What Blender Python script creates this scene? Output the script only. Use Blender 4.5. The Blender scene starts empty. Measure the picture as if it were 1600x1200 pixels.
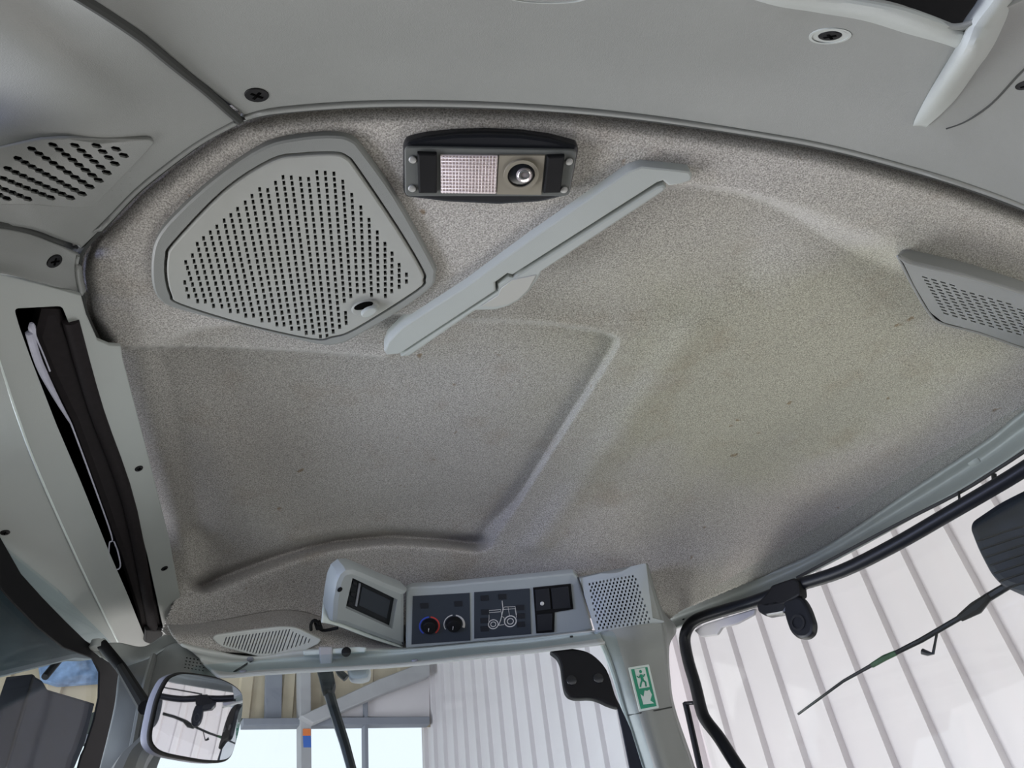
import bpy, bmesh, math, random
import numpy as np
from mathutils import Vector, Matrix
from mathutils.bvhtree import BVHTree
from mathutils.geometry import delaunay_2d_cdt
random.seed(4)
S = bpy.context.scene
COL = S.collection
# ------------------------------------------------------------------ camera
F = 1200.0
EYE = Vector((0, 0, 1.15))
_up = Vector((-200, 1400, -1200)).normalized()
_ax = Vector((0, 0, -1))
_Y = (_ax - _ax.dot(_up) * _up).normalized()
_X = _Y.cross(_up)
RM = Matrix((_X, _Y, _up))            # camera axes -> world
cam_d = bpy.data.cameras.new('camera'); cam = bpy.data.objects.new('camera', cam_d); COL.objects.link(cam)
cam_d.sensor_width = 36; cam_d.lens = 36 * F / 1600; cam_d.clip_start = 0.01; cam_d.clip_end = 200
cam.matrix_world = Matrix.Translation(EYE) @ RM.to_4x4()
S.camera = cam
# ------------------------------------------------------------------ world and light
W = bpy.data.worlds.new('world'); S.world = W; W.use_nodes = True
bg = W.node_tree.nodes['Background']
bg.inputs[0].default_value = (0.95, 0.97, 1.0, 1); bg.inputs[1].default_value = 1.35
def area(name, loc, target, size, power, colr):
    l = bpy.data.lights.new(name, 'AREA'); l.energy = power; l.color = colr; l.shape = 'RECTANGLE'
    l.size, l.size_y = size
    o = bpy.data.objects.new(name, l); COL.objects.link(o); o.location = loc
    o.rotation_euler = (Vector(target) - Vector(loc)).to_track_quat('-Z', 'Y').to_euler()
    return o
area('shed_door_daylight', (-6.0, 1.4, -0.6), (-0.2, 0.9, 1.85), (4.0, 2.6), 700, (0.95, 0.96, 1.0))
area('rear_fill', (-0.6, -4.4, -0.2), (0, 1.1, 1.85), (4.0, 2.2), 120, (0.94, 0.95, 1.0))  # added fill from behind, lifts the far lining and the console
area('rear_quarter_fill', (-2.6, -0.9, 1.2), (-0.4, 0.35, 1.75), (1.2, 0.8), 60, (0.52, 0.60, 1.0))  # added bluish fill for the highlights on the left corner moulding
area('floor_bounce_side', (0.6, 4.4, -0.6), (0, 1.0, 1.85), (3.5, 1.6), 95, (1.0, 0.97, 0.92))
area('wall_bounce_door', (3.6, 1.0, 0.2), (0.3, 1.0, 1.85), (3.0, 2.0), 105, (0.97, 1.0, 0.90))
area('shed_wall_fill', (1.6, 6.4, 5.4), (-0.6, 7.6, 2.6), (1.6, 1.0), 150, (1.0, 0.82, 0.62))  # added warm fill to brighten the far shed wall, not a real lamp
S.view_settings.view_transform = 'Standard'; S.view_settings.look = 'None'
S.view_settings.gamma = 1; S.view_settings.use_curve_mapping = False
S.view_settings.exposure = -0.15

# ------------------------------------------------------------------ projection helpers
def ray(px, py): return (RM @ Vector((px - 800, 600 - py, -F)))
def H(px, py, h):
    d = ray(px, py); return EYE + d * (h / d.z)
class PL:
    """plane with in-plane axes; n points to the cab interior"""
    def __init__(s, a, b, c):
        s.o = a.copy(); s.u = (b - a).normalized()
        n = s.u.cross(c - a).normalized()
        if n.dot(EYE - a) < 0: n = -n
        s.n = n; s.v = n.cross(s.u)
    def p(s, px, py, off=0.0):
        d = ray(px, py); o = s.o + s.n * off
        return EYE + d * ((o - EYE).dot(s.n) / d.dot(s.n))
    def uv(s, px, py, off=0.0):
        q = s.p(px, py, off) - s.o; return Vector((q.dot(s.u), q.dot(s.v)))
    def w(s, q, z=0.0): return s.o + s.u * q[0] + s.v * q[1] + s.n * z
    def shift(s, off):
        r = PL.__new__(PL); r.o = s.o + s.n * off; r.u, r.v, r.n = s.u, s.v, s.n; return r
def smooth(pts, n=6, closed=True):
    """Catmull-Rom through the points"""
    P = [Vector(p) for p in pts]; N = len(P); out = []
    rng = range(N if closed else N - 1)
    for i in rng:
        g = (lambda k: P[k % N]) if closed else (lambda k: P[max(0, min(N - 1, k))])
        a, b, c, d = g(i - 1), g(i), g(i + 1), g(i + 2)
        for j in range(n):
            t = j / n
            out.append(0.5 * ((2 * b) + (c - a) * t + (2 * a - 5 * b + 4 * c - d) * t * t + (3 * b - a - 3 * c + d) * t ** 3))
    if not closed: out.append(P[-1])
    return out
def rnd(pts, r, n=4):
    """round the corners of a polygon (same units as pts)"""
    P = [Vector(p) for p in pts]; N = len(P); out = []
    for i in range(N):
        a, b, c = P[i - 1], P[i], P[(i + 1) % N]
        u, v = a - b, c - b
        k = min(r, u.length * .45, v.length * .45)
        s, e = b + u.normalized() * k, b + v.normalized() * k
        for j in range(n + 1):
            t = j / n; out.append(s * (1 - t) ** 2 + b * 2 * t * (1 - t) + e * t * t)
    return out
def area2(P): return sum(P[i - 1][0] * P[i][1] - P[i][0] * P[i - 1][1] for i in range(len(P))) / 2
def inset(P, d):
    N = len(P); out = []
    for i in range(N):
        a, b, c = P[i - 1], P[i], P[(i + 1) % N]
        e1 = (b - a); e2 = (c - b)
        if e1.length < 1e-9 or e2.length < 1e-9: out.append(b.copy()); continue
        e1.normalize(); e2.normalize()
        n1 = Vector((-e1.y, e1.x)); n2 = Vector((-e2.y, e2.x))
        m = (n1 + n2)
        m = n1 if m.length < 1e-6 else m.normalized()
        out.append(b + m * (d / max(0.5, m.dot(n1))))
    return out

# ------------------------------------------------------------------ materials
MATS = {}
def mat(name, col, rough=0.5, spec=0.5, metal=0.0, noise=0.0, nscale=60, bump=0.0, bscale=400, trans=0.0, emit=None, coat=0.0):
    m = bpy.data.materials.new(name); m.use_nodes = True; nt = m.node_tree; b = nt.nodes['Principled BSDF']
    b.inputs['Base Color'].default_value = (*col, 1); b.inputs['Roughness'].default_value = rough
    b.inputs['Specular IOR Level'].default_value = spec; b.inputs['Metallic'].default_value = metal
    b.inputs['Transmission Weight'].default_value = trans; b.inputs['Coat Weight'].default_value = coat
    tc = nt.nodes.new('ShaderNodeTexCoord')
    if noise:
        n = nt.nodes.new('ShaderNodeTexNoise'); n.inputs['Scale'].default_value = nscale; n.inputs['Detail'].default_value = 5
        nt.links.new(tc.outputs['Object'], n.inputs['Vector'])
        r = nt.nodes.new('ShaderNodeMapRange'); r.inputs[1].default_value = .3; r.inputs[2].default_value = .7
        r.inputs[3].default_value = 1 - noise; r.inputs[4].default_value = 1 + noise
        nt.links.new(n.outputs[0], r.inputs[0])
        v = nt.nodes.new('ShaderNodeVectorMath'); v.operation = 'SCALE'; v.inputs[0].default_value = col
        nt.links.new(r.outputs[0], v.inputs['Scale']); nt.links.new(v.outputs[0], b.inputs['Base Color'])
    if bump:
        n2 = nt.nodes.new('ShaderNodeTexNoise'); n2.inputs['Scale'].default_value = bscale; n2.inputs['Detail'].default_value = 2
        nt.links.new(tc.outputs['Object'], n2.inputs['Vector'])
        bp = nt.nodes.new('ShaderNodeBump'); bp.inputs['Strength'].default_value = bump; bp.inputs['Distance'].default_value = .001
        nt.links.new(n2.outputs[0], bp.inputs['Height']); nt.links.new(bp.outputs[0], b.inputs['Normal'])
    if emit:
        b.inputs['Emission Color'].default_value = (*emit[0], 1); b.inputs['Emission Strength'].default_value = emit[1]
    MATS[name] = m; return m
mat('plastic', (0.205, 0.212, 0.203), .42, .5, noise=.035, nscale=9, bump=.25, bscale=900)
mat('plastic_light', (0.345, 0.365, 0.35), .45, .4, noise=.03, nscale=9, bump=.15, bscale=900)
mat('plastic_pale', (0.56, 0.575, 0.545), .5, .35, noise=.03, nscale=9)
mat('plastic_grille', (0.31, 0.315, 0.295), .5, .35, noise=.03, nscale=30)
mat('plastic_console', (0.36, 0.39, 0.40), .45, .4, noise=.03, nscale=20)
mat('black', (0.007, 0.007, 0.008), .55, .18, noise=.1)
mat('void', (0.004, 0.004, 0.004), 1, 0)
mat('gloss_black', (0.012, 0.013, 0.016), .25, .5)
mat('tube_black', (0.006, 0.007, 0.010), .4, .25, noise=.1)
mat('blind_fabric', (0.013, 0.010, 0.011), .8, .2, noise=.15, nscale=150)
mat('panel_dark', (0.035, 0.042, 0.055), .5, .4)
mat('button', (0.018, 0.019, 0.024), .55, .3)
mat('print_white', (0.62, 0.60, 0.58), .7, .2)
mat('print_red', (0.55, 0.06, 0.05), .7, .2)
mat('print_blue', (0.05, 0.09, 0.50), .7, .2)
mat('green', (0.015, 0.26, 0.15), .5, .4, noise=.06, nscale=60)
mat('sticker_white', (0.62, 0.68, 0.66), .5, .4)
mat('tab_cream', (0.37, 0.365, 0.335), .5, .4)
mat('lens', (0.72, 0.62, 0.62), .35, .5, bump=.3, bscale=300)
mat('lens_grid', (0.86, 0.78, 0.78), .35, .5)
mat('lamp_plate', (0.21, 0.19, 0.15), .45, .4)
mat('smoke_clear', (0.12, 0.125, 0.12), .2, .6)
mat('bulb', (0.55, 0.5, 0.5), .12, .6, metal=.6)
mat('screw_metal', (0.34, 0.34, 0.33), .5, .5, metal=.5)
mat('rubber', (0.02, 0.02, 0.02), .7, .3)
mat('mesh_cloth', (0.10, 0.10, 0.10), .9, .1)
mat('seam', (0.05, 0.052, 0.05), .8, .2)
mat('silver', (0.42, 0.42, 0.50), .4, .5, noise=.1)
mat('concrete', (0.42, 0.40, 0.37), .9, .2, noise=.15, nscale=2)
mat('sheet_white', (0.70, 0.65, 0.66), .45, .4, noise=.03, nscale=1.5)
mat('sheet_tan', (0.56, 0.47, 0.34), .5, .4, noise=.08, nscale=3)
mat('roof_dark', (0.03, 0.04, 0.035), .8, .3, noise=.2, nscale=2)
mat('steel_grey', (0.25, 0.26, 0.30), .6, .4)
mat('steel_pale', (0.42, 0.41, 0.42), .6, .4, noise=.08, nscale=4)
mat('orange', (0.8, 0.22, 0.06), .6, .4)
mat('blue_paint', (0.06, 0.16, 0.55), .6, .4)
mat('blue_sheet', (0.22, 0.32, 0.50), .6, .3, noise=.5, nscale=9)
mat('dark_navy', (0.010, 0.013, 0.022), .6, .25, noise=.25, nscale=30)
mat('dark_teal', (0.045, 0.060, 0.065), .4, .5, noise=.5, nscale=7)
mat('floor_dark', (0.06, 0.06, 0.06), .9, .2, noise=.1)
mat('arm_green', (0.05, 0.12, 0.06), .6, .3, noise=.6, nscale=9)
mat('mirror', (0.86, 0.86, 0.88), .02, .5, metal=1)
def glass_mat(name, tint, fac):
    m = bpy.data.materials.new(name); m.use_nodes = True; nt = m.node_tree; nt.nodes.clear()
    o = nt.nodes.new('ShaderNodeOutputMaterial'); t = nt.nodes.new('ShaderNodeBsdfTransparent'); g = nt.nodes.new('ShaderNodeBsdfGlossy')
    t.inputs[0].default_value = (*tint, 1); g.inputs['Roughness'].default_value = .03
    mx = nt.nodes.new('ShaderNodeMixShader'); mx.inputs[0].default_value = fac
    nt.links.new(t.outputs[0], mx.inputs[1]); nt.links.new(g.outputs[0], mx.inputs[2]); nt.links.new(mx.outputs[0], o.inputs[0])
    MATS[name] = m
glass_mat('glass', (0.96, 0.98, 0.97), .04)
glass_mat('glass_tint', (0.90, 0.95, 0.97), .04)
# fabric of the headlining
def fabric():
    m = bpy.data.materials.new('headliner_fabric'); m.use_nodes = True; nt = m.node_tree; b = nt.nodes['Principled BSDF']
    N = nt.nodes.new; L = nt.links.new
    tc = N('ShaderNodeTexCoord')
    rot = N('ShaderNodeMapping'); rot.inputs['Rotation'].default_value = (.55, .47, .3); L(tc.outputs['Object'], rot.inputs[0])
    def noise(sc, det=2, ro=.5):
        n = N('ShaderNodeTexNoise'); n.inputs['Scale'].default_value = sc; n.inputs['Detail'].default_value = det
        n.inputs['Roughness'].default_value = ro; L((rot if sc > 300 else tc).outputs['Vector' if sc > 300 else 'Object'], n.inputs['Vector']); return n.outputs[0]
    def ramp(src, stops):
        r = N('ShaderNodeValToRGB'); L(src, r.inputs[0]); e = r.color_ramp.elements
        e[0].position, e[0].color = stops[0]; e[1].position, e[1].color = stops[-1]
        for s in stops[1:-1]: k = e.new(s[0]); k.color = s[1]
        return r.outputs[0]
    def mix(f, a, c, mode='MIX'):
        x = N('ShaderNodeMix'); x.data_type = 'RGBA'; x.blend_type = mode
        if isinstance(f, float): x.inputs[0].default_value = f
        else: L(f, x.inputs[0])
        for i, s in ((6, a), (7, c)):
            if isinstance(s, tuple): x.inputs[i].default_value = s
            else: L(s, x.inputs[i])
        return x.outputs[2]
    c = ramp(noise(560, 2, .7), [(.34, (0.20, 0.19, 0.175, 1)), (.5, (0.37, 0.35, 0.325, 1)), (.66, (0.56, 0.535, 0.50, 1))])
    # yellow-green tint around one spot of the cloth, blotchy
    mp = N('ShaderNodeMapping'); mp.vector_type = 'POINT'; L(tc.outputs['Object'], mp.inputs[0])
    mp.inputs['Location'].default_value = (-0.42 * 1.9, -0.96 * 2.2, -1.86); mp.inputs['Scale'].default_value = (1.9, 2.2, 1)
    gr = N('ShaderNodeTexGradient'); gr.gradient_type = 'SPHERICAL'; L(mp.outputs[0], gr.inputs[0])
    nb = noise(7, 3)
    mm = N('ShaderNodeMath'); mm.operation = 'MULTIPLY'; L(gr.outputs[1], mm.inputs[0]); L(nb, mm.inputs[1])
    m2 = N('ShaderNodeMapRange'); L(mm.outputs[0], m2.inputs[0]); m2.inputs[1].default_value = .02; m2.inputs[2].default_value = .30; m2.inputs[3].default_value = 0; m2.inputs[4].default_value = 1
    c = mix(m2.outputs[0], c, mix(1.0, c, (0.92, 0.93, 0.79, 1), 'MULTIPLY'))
    # brown grime blotches
    c = mix(ramp(noise(11, 4, .6), [(.56, (0, 0, 0, 1)), (.75, (.5, .5, .5, 1))]), c, mix(1.0, c, (0.78, 0.70, 0.62, 1), 'MULTIPLY'))
    c = mix(ramp(noise(38, 2, .5), [(.735, (0, 0, 0, 1)), (.78, (.9, .9, .9, 1))]), c, mix(1.0, c, (0.60, 0.48, 0.36, 1), 'MULTIPLY'))
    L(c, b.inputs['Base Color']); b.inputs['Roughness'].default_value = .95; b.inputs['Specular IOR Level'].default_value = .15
    b.inputs['Sheen Weight'].default_value = .15
    bp = N('ShaderNodeBump'); bp.inputs['Strength'].default_value = .5; bp.inputs['Distance'].default_value = .0012
    L(noise(560, 2, .7), bp.inputs['Height']); L(bp.outputs[0], b.inputs['Normal'])
    MATS['fabric'] = m
fabric()

# ------------------------------------------------------------------ object helpers
def link(name, me, m, parent=None, sm=True, solid=0.0):
    if sm and len(me.polygons): me.polygons.foreach_set('use_smooth', [True] * len(me.polygons))
    o = bpy.data.objects.new(name, me); COL.objects.link(o)
    if m: me.materials.append(MATS[m])
    if parent:
        o.parent = parent; o.matrix_parent_inverse = Matrix.Translation(-parent.location)
    if solid:
        s = o.modifiers.new('thickness', 'SOLIDIFY'); s.thickness = solid; s.offset = -1
    return o
def mesh(name, V, Fc):
    me = bpy.data.meshes.new(name); me.from_pydata([tuple(v) for v in V], [], Fc); me.update(); return me
def sharp(me, ang=35):
    """keep hard edges hard while shading smooth"""
    bm = bmesh.new(); bm.from_mesh(me)
    bmesh.ops.recalc_face_normals(bm, faces=bm.faces)
    for e in bm.edges:
        if len(e.link_faces) == 2 and e.calc_face_angle(0) > math.radians(ang): e.smooth = False
    bm.to_mesh(me); bm.free()
def thing(name, label, cat, loc, group=None):
    o = bpy.data.objects.new(name, None); COL.objects.link(o); o.location = loc; o.empty_display_size = .05
    o['label'] = label; o['category'] = cat
    if group: o['group'] = group
    return o
def tag(o, label, cat, group=None):
    o['label'] = label; o['category'] = cat
    if group: o['group'] = group
    return o
def struct(o, label=None, cat=None):
    o['kind'] = 'structure'
    if label: o['label'] = label
    if cat: o['category'] = cat
    return o
class MB:
    def __init__(s): s.V = []; s.F = []
    def add(s, V, Fc):
        k = len(s.V); s.V += [Vector(v) for v in V]; s.F += [tuple(i + k for i in f) for f in Fc]
    def build(s, name, m, parent=None, sm=True, solid=0.0):
        me = mesh(name, s.V, s.F); sharp(me); return link(name, me, m, parent, sm, solid)
def plate_geo(mb, pl, out2, t, b=0.002, holes=(), z0=0.0, hole_depth=None, back=True):
    """rounded plate on plane pl: base at z0, face at z0+t (towards the cab), optional holes through the face"""
    out2 = [Vector(p) for p in out2]
    if area2(out2) < 0: out2.reverse()
    b = min(b, abs(t))
    sg = 1 if t > 0 else -1
    rings = [(0, z0), (0, z0 + t - sg * b), (b * .3, z0 + t - sg * b * .3), (b, z0 + t)]
    N = len(out2); V = []
    for d, z in rings: V += [pl.w(q, z) for q in inset(out2, d)]
    Fc = []
    for r in range(3):
        for i in range(N):
            j = (i + 1) % N; Fc.append((r * N + i, r * N + j, (r + 1) * N + j, (r + 1) * N + i))
    if back and not holes: Fc.append(tuple(range(N))[::-1])
    mb.add(V, Fc)
    front = inset(out2, b)
    pts = [p.copy() for p in front]; edges = [(i, (i + 1) % N) for i in range(N)]
    for h in holes:
        k = len(pts); n = len(h); pts += [Vector(q) for q in h]; edges += [(k + i, k + (i + 1) % n) for i in range(n)]
    vs, es, fs, *_ = delaunay_2d_cdt(pts, edges, [], 1, 1e-7)
    cen = [(sum((Vector(q) for q in h), Vector((0, 0))) / len(h), h) for h in holes]
    if holes:
        A = np.array([[c.x, c.y] for c, h in cen]); R = np.array([max((Vector(q) - c).length for q in h) for c, h in cen])
        polys = [np.array([[q[0], q[1]] for q in h]) for c, h in cen]
    keep = []
    for f in fs:
        c = sum((vs[i] for i in f), Vector((0, 0))) / len(f)
        if holes:
            d = np.hypot(A[:, 0] - c.x, A[:, 1] - c.y); bad = False
            for k in np.nonzero(d < R)[0]:
                if inpoly(polys[k], c.x, c.y): bad = True; break
            if bad: continue
        keep.append(tuple(f))
    mb.add([pl.w(q, z0 + t) for q in vs], keep)
    dep = hole_depth if hole_depth is not None else t
    for h in holes:
        n = len(h)
        mb.add([pl.w(q, z0 + t) for q in h] + [pl.w(q, z0 + t - dep) for q in h], [(i, (i + 1) % n, n + (i + 1) % n, n + i) for i in range(n)])
def conform(mb, o, pl, lift):
    """lay a plate built on a plane onto a curved sheet"""
    for i, v in enumerate(mb.V):
        z = (v - pl.o).dot(pl.n); b_ = v - pl.n * z
        p, n, _, _ = BV[o.name].ray_cast(EYE, (b_ - EYE).normalized())
        if p is None: p, n, _, _ = BV[o.name].find_nearest(b_)
        if n.dot(EYE - p) < 0: n = -n
        mb.V[i] = p + n * (z + lift)
def inpoly(P, x, y):
    x0, y0 = P[:, 0], P[:, 1]; x1, y1 = np.roll(x0, -1), np.roll(y0, -1)
    c = ((y0 > y) != (y1 > y))
    with np.errstate(divide='ignore', invalid='ignore'):
        xi = x0 + (y - y0) * (x1 - x0) / (y1 - y0)
    return bool(np.count_nonzero(c & (x < xi)) % 2)
def plate(name, pl, pxs, t, m, parent=None, b=0.002, holes=(), z0=0.0, rr=0.0, sm_=0, hole_depth=None, proj=None):
    """outline in photo pixels seen on the face level of the plate"""
    off = (z0 + t) if proj is None else proj
    o2 = [pl.uv(x, y, off) for x, y in pxs]
    if sm_: o2 = smooth(o2, sm_)
    elif rr: o2 = rnd(o2, rr)
    hs = [[pl.uv(x, y, off) if not isinstance(h, Hole) else None for x, y in h] for h in holes]
    mb = MB(); plate_geo(mb, pl, o2, t, b, hs, z0, hole_depth)
    return mb.build(name, m, parent)
class Hole(list): pass
def circ(pl, px, py, r, n=10, off=0.0, sq=1.0, ang=0.0):
    c = pl.uv(px, py, off)
    return [c + Vector((math.cos(a) * r * math.cos(ang) - math.sin(a) * r * sq * math.sin(ang), math.cos(a) * r * math.sin(ang) + math.sin(a) * r * sq * math.cos(ang))) for a in [2 * math.pi * k / n for k in range(n)]]
def disc_geo(mb, c, n, r, t, b=0.001, seg=20, r2=None):
    """short cylinder from c along n, rounded rim"""
    n = n.normalized(); u = n.orthogonal().normalized(); v = n.cross(u); r2 = r2 or r
    prof = [(r, 0), (r2, t - b), (r2 - b * .4, t - b * .3), (r2 - b, t)]
    V = []
    for rr, z in prof: V += [c + n * z + u * rr * math.cos(2 * math.pi * k / seg) + v * rr * math.sin(2 * math.pi * k / seg) for k in range(seg)]
    Fc = [(q * seg + k, q * seg + (k + 1) % seg, (q + 1) * seg + (k + 1) % seg, (q + 1) * seg + k) for q in range(3) for k in range(seg)]
    Fc += [tuple(range(seg))[::-1], tuple(3 * seg + k for k in range(seg))]
    mb.add(V, Fc)
def disc(name, c, n, r, t, m, parent=None, b=0.001, seg=20, r2=None):
    mb = MB(); disc_geo(mb, c, n, r, t, b, seg, r2); return mb.build(name, m, parent)
def ring_geo(mb, c, n, r0, r1, t, seg=28, a0=0, a1=2 * math.pi, u=None):
    n = n.normalized(); u = (u - n * u.dot(n)).normalized() if u else n.orthogonal().normalized(); v = n.cross(u)
    full = abs(a1 - a0) > 6.28; K = seg if full else seg + 1; V = []
    for k in range(K):
        a = a0 + (a1 - a0) * k / seg; d = u * math.cos(a) + v * math.sin(a)
        V += [c + d * r0, c + d * r1, c + d * r1 + n * t, c + d * r0 + n * t]
    Fc = []
    for k in range(seg if full else seg):
        j = (k + 1) % K
        if not full and k == seg: break
        for q in range(4): Fc.append((k * 4 + q, k * 4 + (q + 1) % 4, j * 4 + (q + 1) % 4, j * 4 + q))
    if not full: Fc += [(3, 2, 1, 0), ((K - 1) * 4, (K - 1) * 4 + 1, (K - 1) * 4 + 2, (K - 1) * 4 + 3)]
    mb.add(V, Fc)
def tube_geo(mb, pts, r, seg=12, flat=1.0, up=None):
    P = [Vector(p) for p in pts]; n = len(P); V = []
    rs = [float(v) for v in np.interp(np.linspace(0, 1, n), np.linspace(0, 1, len(r)), r)] if isinstance(r, (list, tuple)) else [r] * n
    prev = up
    for i in range(n):
        d = (P[min(n - 1, i + 1)] - P[max(0, i - 1)]).normalized()
        if prev is None: prev = d.orthogonal()
        u = (prev - d * prev.dot(d)).normalized(); v = d.cross(u); prev = u
        V += [P[i] + u * rs[i] * flat * math.cos(2 * math.pi * k / seg) + v * rs[i] * math.sin(2 * math.pi * k / seg) for k in range(seg)]
    Fc = [(i * seg + k, i * seg + (k + 1) % seg, (i + 1) * seg + (k + 1) % seg, (i + 1) * seg + k) for i in range(n - 1) for k in range(seg)]
    Fc += [tuple(range(seg))[::-1], tuple((n - 1) * seg + k for k in range(seg))]
    mb.add(V, Fc)
def tube(name, pts, r, m, parent=None, seg=12, flat=1.0, up=None, sub=0):
    if sub: pts = smooth(pts, sub, False)
    mb = MB(); tube_geo(mb, pts, r, seg, flat, up); return mb.build(name, m, parent)
def loft_pts(rows, nu=8, nv=6):
    R = [smooth([Vector(p) for p in r], nu, False) for r in rows]
    cols = [smooth([r[i] for r in R], nv, False) for i in range(len(R[0]))]
    return [[cols[i][j] for i in range(len(cols))] for j in range(len(cols[0]))]
def loft_geo(mb, G):
    a, b = len(G), len(G[0]); V = [p for r in G for p in r]
    mb.add(V, [(i * b + j, i * b + j + 1, (i + 1) * b + j + 1, (i + 1) * b + j) for i in range(a - 1) for j in range(b - 1)])
def loft(name, rows, m, parent=None, thick=0.004, nu=8, nv=6):
    """rows of (px, py, h): a sheet of real thickness; the extra thickness goes away from the eye"""
    G = loft_pts([[H(*p) if not isinstance(p, Vector) else p for p in r] for r in rows], nu, nv)
    mb = MB(); loft_geo(mb, G); me = mesh(name, mb.V, mb.F)
    # orient normals towards the eye so that solidify grows outwards
    bm = bmesh.new(); bm.from_mesh(me); bmesh.ops.recalc_face_normals(bm, faces=bm.faces); bm.faces.ensure_lookup_table()
    f = bm.faces[len(bm.faces) // 2]
    if f.normal.dot(EYE - f.calc_center_median()) < 0: bmesh.ops.reverse_faces(bm, faces=bm.faces)
    bm.to_mesh(me); bm.free()
    o = link(name, me, m, parent, True, thick)
    o['_'] = 0; del o['_']
    BV[o.name] = BVHTree.FromPolygons([v.co.copy() for v in me.vertices], [tuple(p.vertices) for p in me.polygons])
    return o
BV = {}
def hit(o, px, py):
    r = ray(px, py).normalized()
    p, n, i, d = BV[o.name].ray_cast(EYE, r)
    if p is None:                      # just past the edge: closest point of the sheet to the line of sight
        p = EYE + r
        for _ in range(30): q, n, i, d = BV[o.name].find_nearest(p); p = EYE + r * (q - EYE).dot(r)
        p = q
    if n.dot(EYE - p) < 0: n = -n
    return p, n
def box_geo(mb, c, ax, hs):
    V = [c + ax[0] * hs[0] * i + ax[1] * hs[1] * j + ax[2] * hs[2] * k for i in (-1, 1) for j in (-1, 1) for k in (-1, 1)]
    mb.add(V, [(0, 1, 3, 2), (4, 6, 7, 5), (0, 4, 5, 1), (2, 3, 7, 6), (0, 2, 6, 4), (1, 5, 7, 3)])
def screw(parent, p, n, r, recess=None):
    """countersunk screw: dark well, head with a cross recess"""
    if recess:
        mb = MB(); ring_geo(mb, p - n * .002, n, recess * .86, recess, .0032, 32); ring_geo(mb, p - n * .002, n, r * 1.02, recess * .88, .0024, 32)
        mb.build('screw_well', 'plastic_light', parent)
    s = disc('screw', p - n * .001, n, r, .0022, 'black', parent, .0008, 20)
    u = n.orthogonal().normalized(); v = n.cross(u)
    mb = MB()
    box_geo(mb, p + n * .0013, (u, v, n), (r * .55, r * .12, .0004)); box_geo(mb, p + n * .0013, (u, v, n), (r * .12, r * .55, .0004))
    mb.build('cross_slot', 'void', s)
    return s

# ================================================================== SETTING: headlining
CEIL = PL(H(500, 400, .70), H(700, 400, .70), H(500, 700, .70))
OUT = [(152, 532), (133, 490), (126, 455), (121, 425), (124, 398), (140, 375), (170, 343), (220, 292), (290, 237), (340, 203), (380, 184), (440, 172), (520, 165), (600, 162),
       (700, 163), (800, 166), (900, 172), (1000, 183), (1100, 197), (1200, 213), (1300, 232), (1400, 258), (1500, 288), (1600, 325), (1690, 362), (1760, 420), (1780, 480), (1720, 560), (1660, 600),
       (1600, 642), (1539, 690), (1431, 761), (1276, 862), (1154, 913), (1060, 953), (1030, 975), (900, 960), (760, 1000), (640, 1015), (500, 1020), (395, 1026), (285, 1002), (262, 985), (281, 939), (264, 843), (230, 709), (191, 560), (186, 540)]
def tile2(l): return np.array([[H(x, y, .7).x, H(x, y, .7).y] for x, y in l])
def dist(P, L, closed=False):
    d = np.full(len(P), 1e9)
    n = len(L)
    for i in range(n if closed else n - 1):
        a, b = L[i], L[(i + 1) % n]; ab = b - a
        t = np.clip(((P - a) @ ab) / max(1e-12, ab @ ab), 0, 1)
        q = a + t[:, None] * ab; d = np.minimum(d, np.hypot(*(P - q).T))
    return d
def inside(P, L):
    c = np.zeros(len(P), bool); n = len(L)
    for i in range(n):
        (x0, y0), (x1, y1) = L[i], L[(i + 1) % n]
        if y0 == y1: continue
        m = ((y0 > P[:, 1]) != (y1 > P[:, 1])) & (P[:, 0] < x0 + (P[:, 1] - y0) * (x1 - x0) / (y1 - y0)); c ^= m
    return c
def sd(P, px): L = tile2(px); return np.where(inside(P, L), 1, -1) * dist(P, L, True)
def ss(x, a, b): t = np.clip((x - a) / (b - a), 0, 1); return t * t * (3 - 2 * t)
DEEP = [(150, 541), (187, 541), (280, 540), (350, 541), (480, 547), (604, 557), (740, 470), (850, 400), (1000, 310), (1040, 290), (1085, 287), (1150, 296), (1250, 320), (1350, 354), (1430, 390), (1520, 412), (1600, 440), (1700, 470), (1900, 560), (1500, 1200), (1000, 1200), (300, 1150), (0, 1000), (0, 560)]
REC = smooth([(216, 580), (222, 530), (400, 500), (600, 490), (735, 497), (850, 503), (935, 515), (960, 524), (966, 538), (940, 585), (860, 710), (775, 845), (760, 860), (740, 864), (690, 858), (610, 853), (520, 862), (440, 884), (370, 910), (318, 930), (300, 915), (282, 860), (246, 710)], 5)
REC = [(p.x, p.y) for p in REC]
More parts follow.
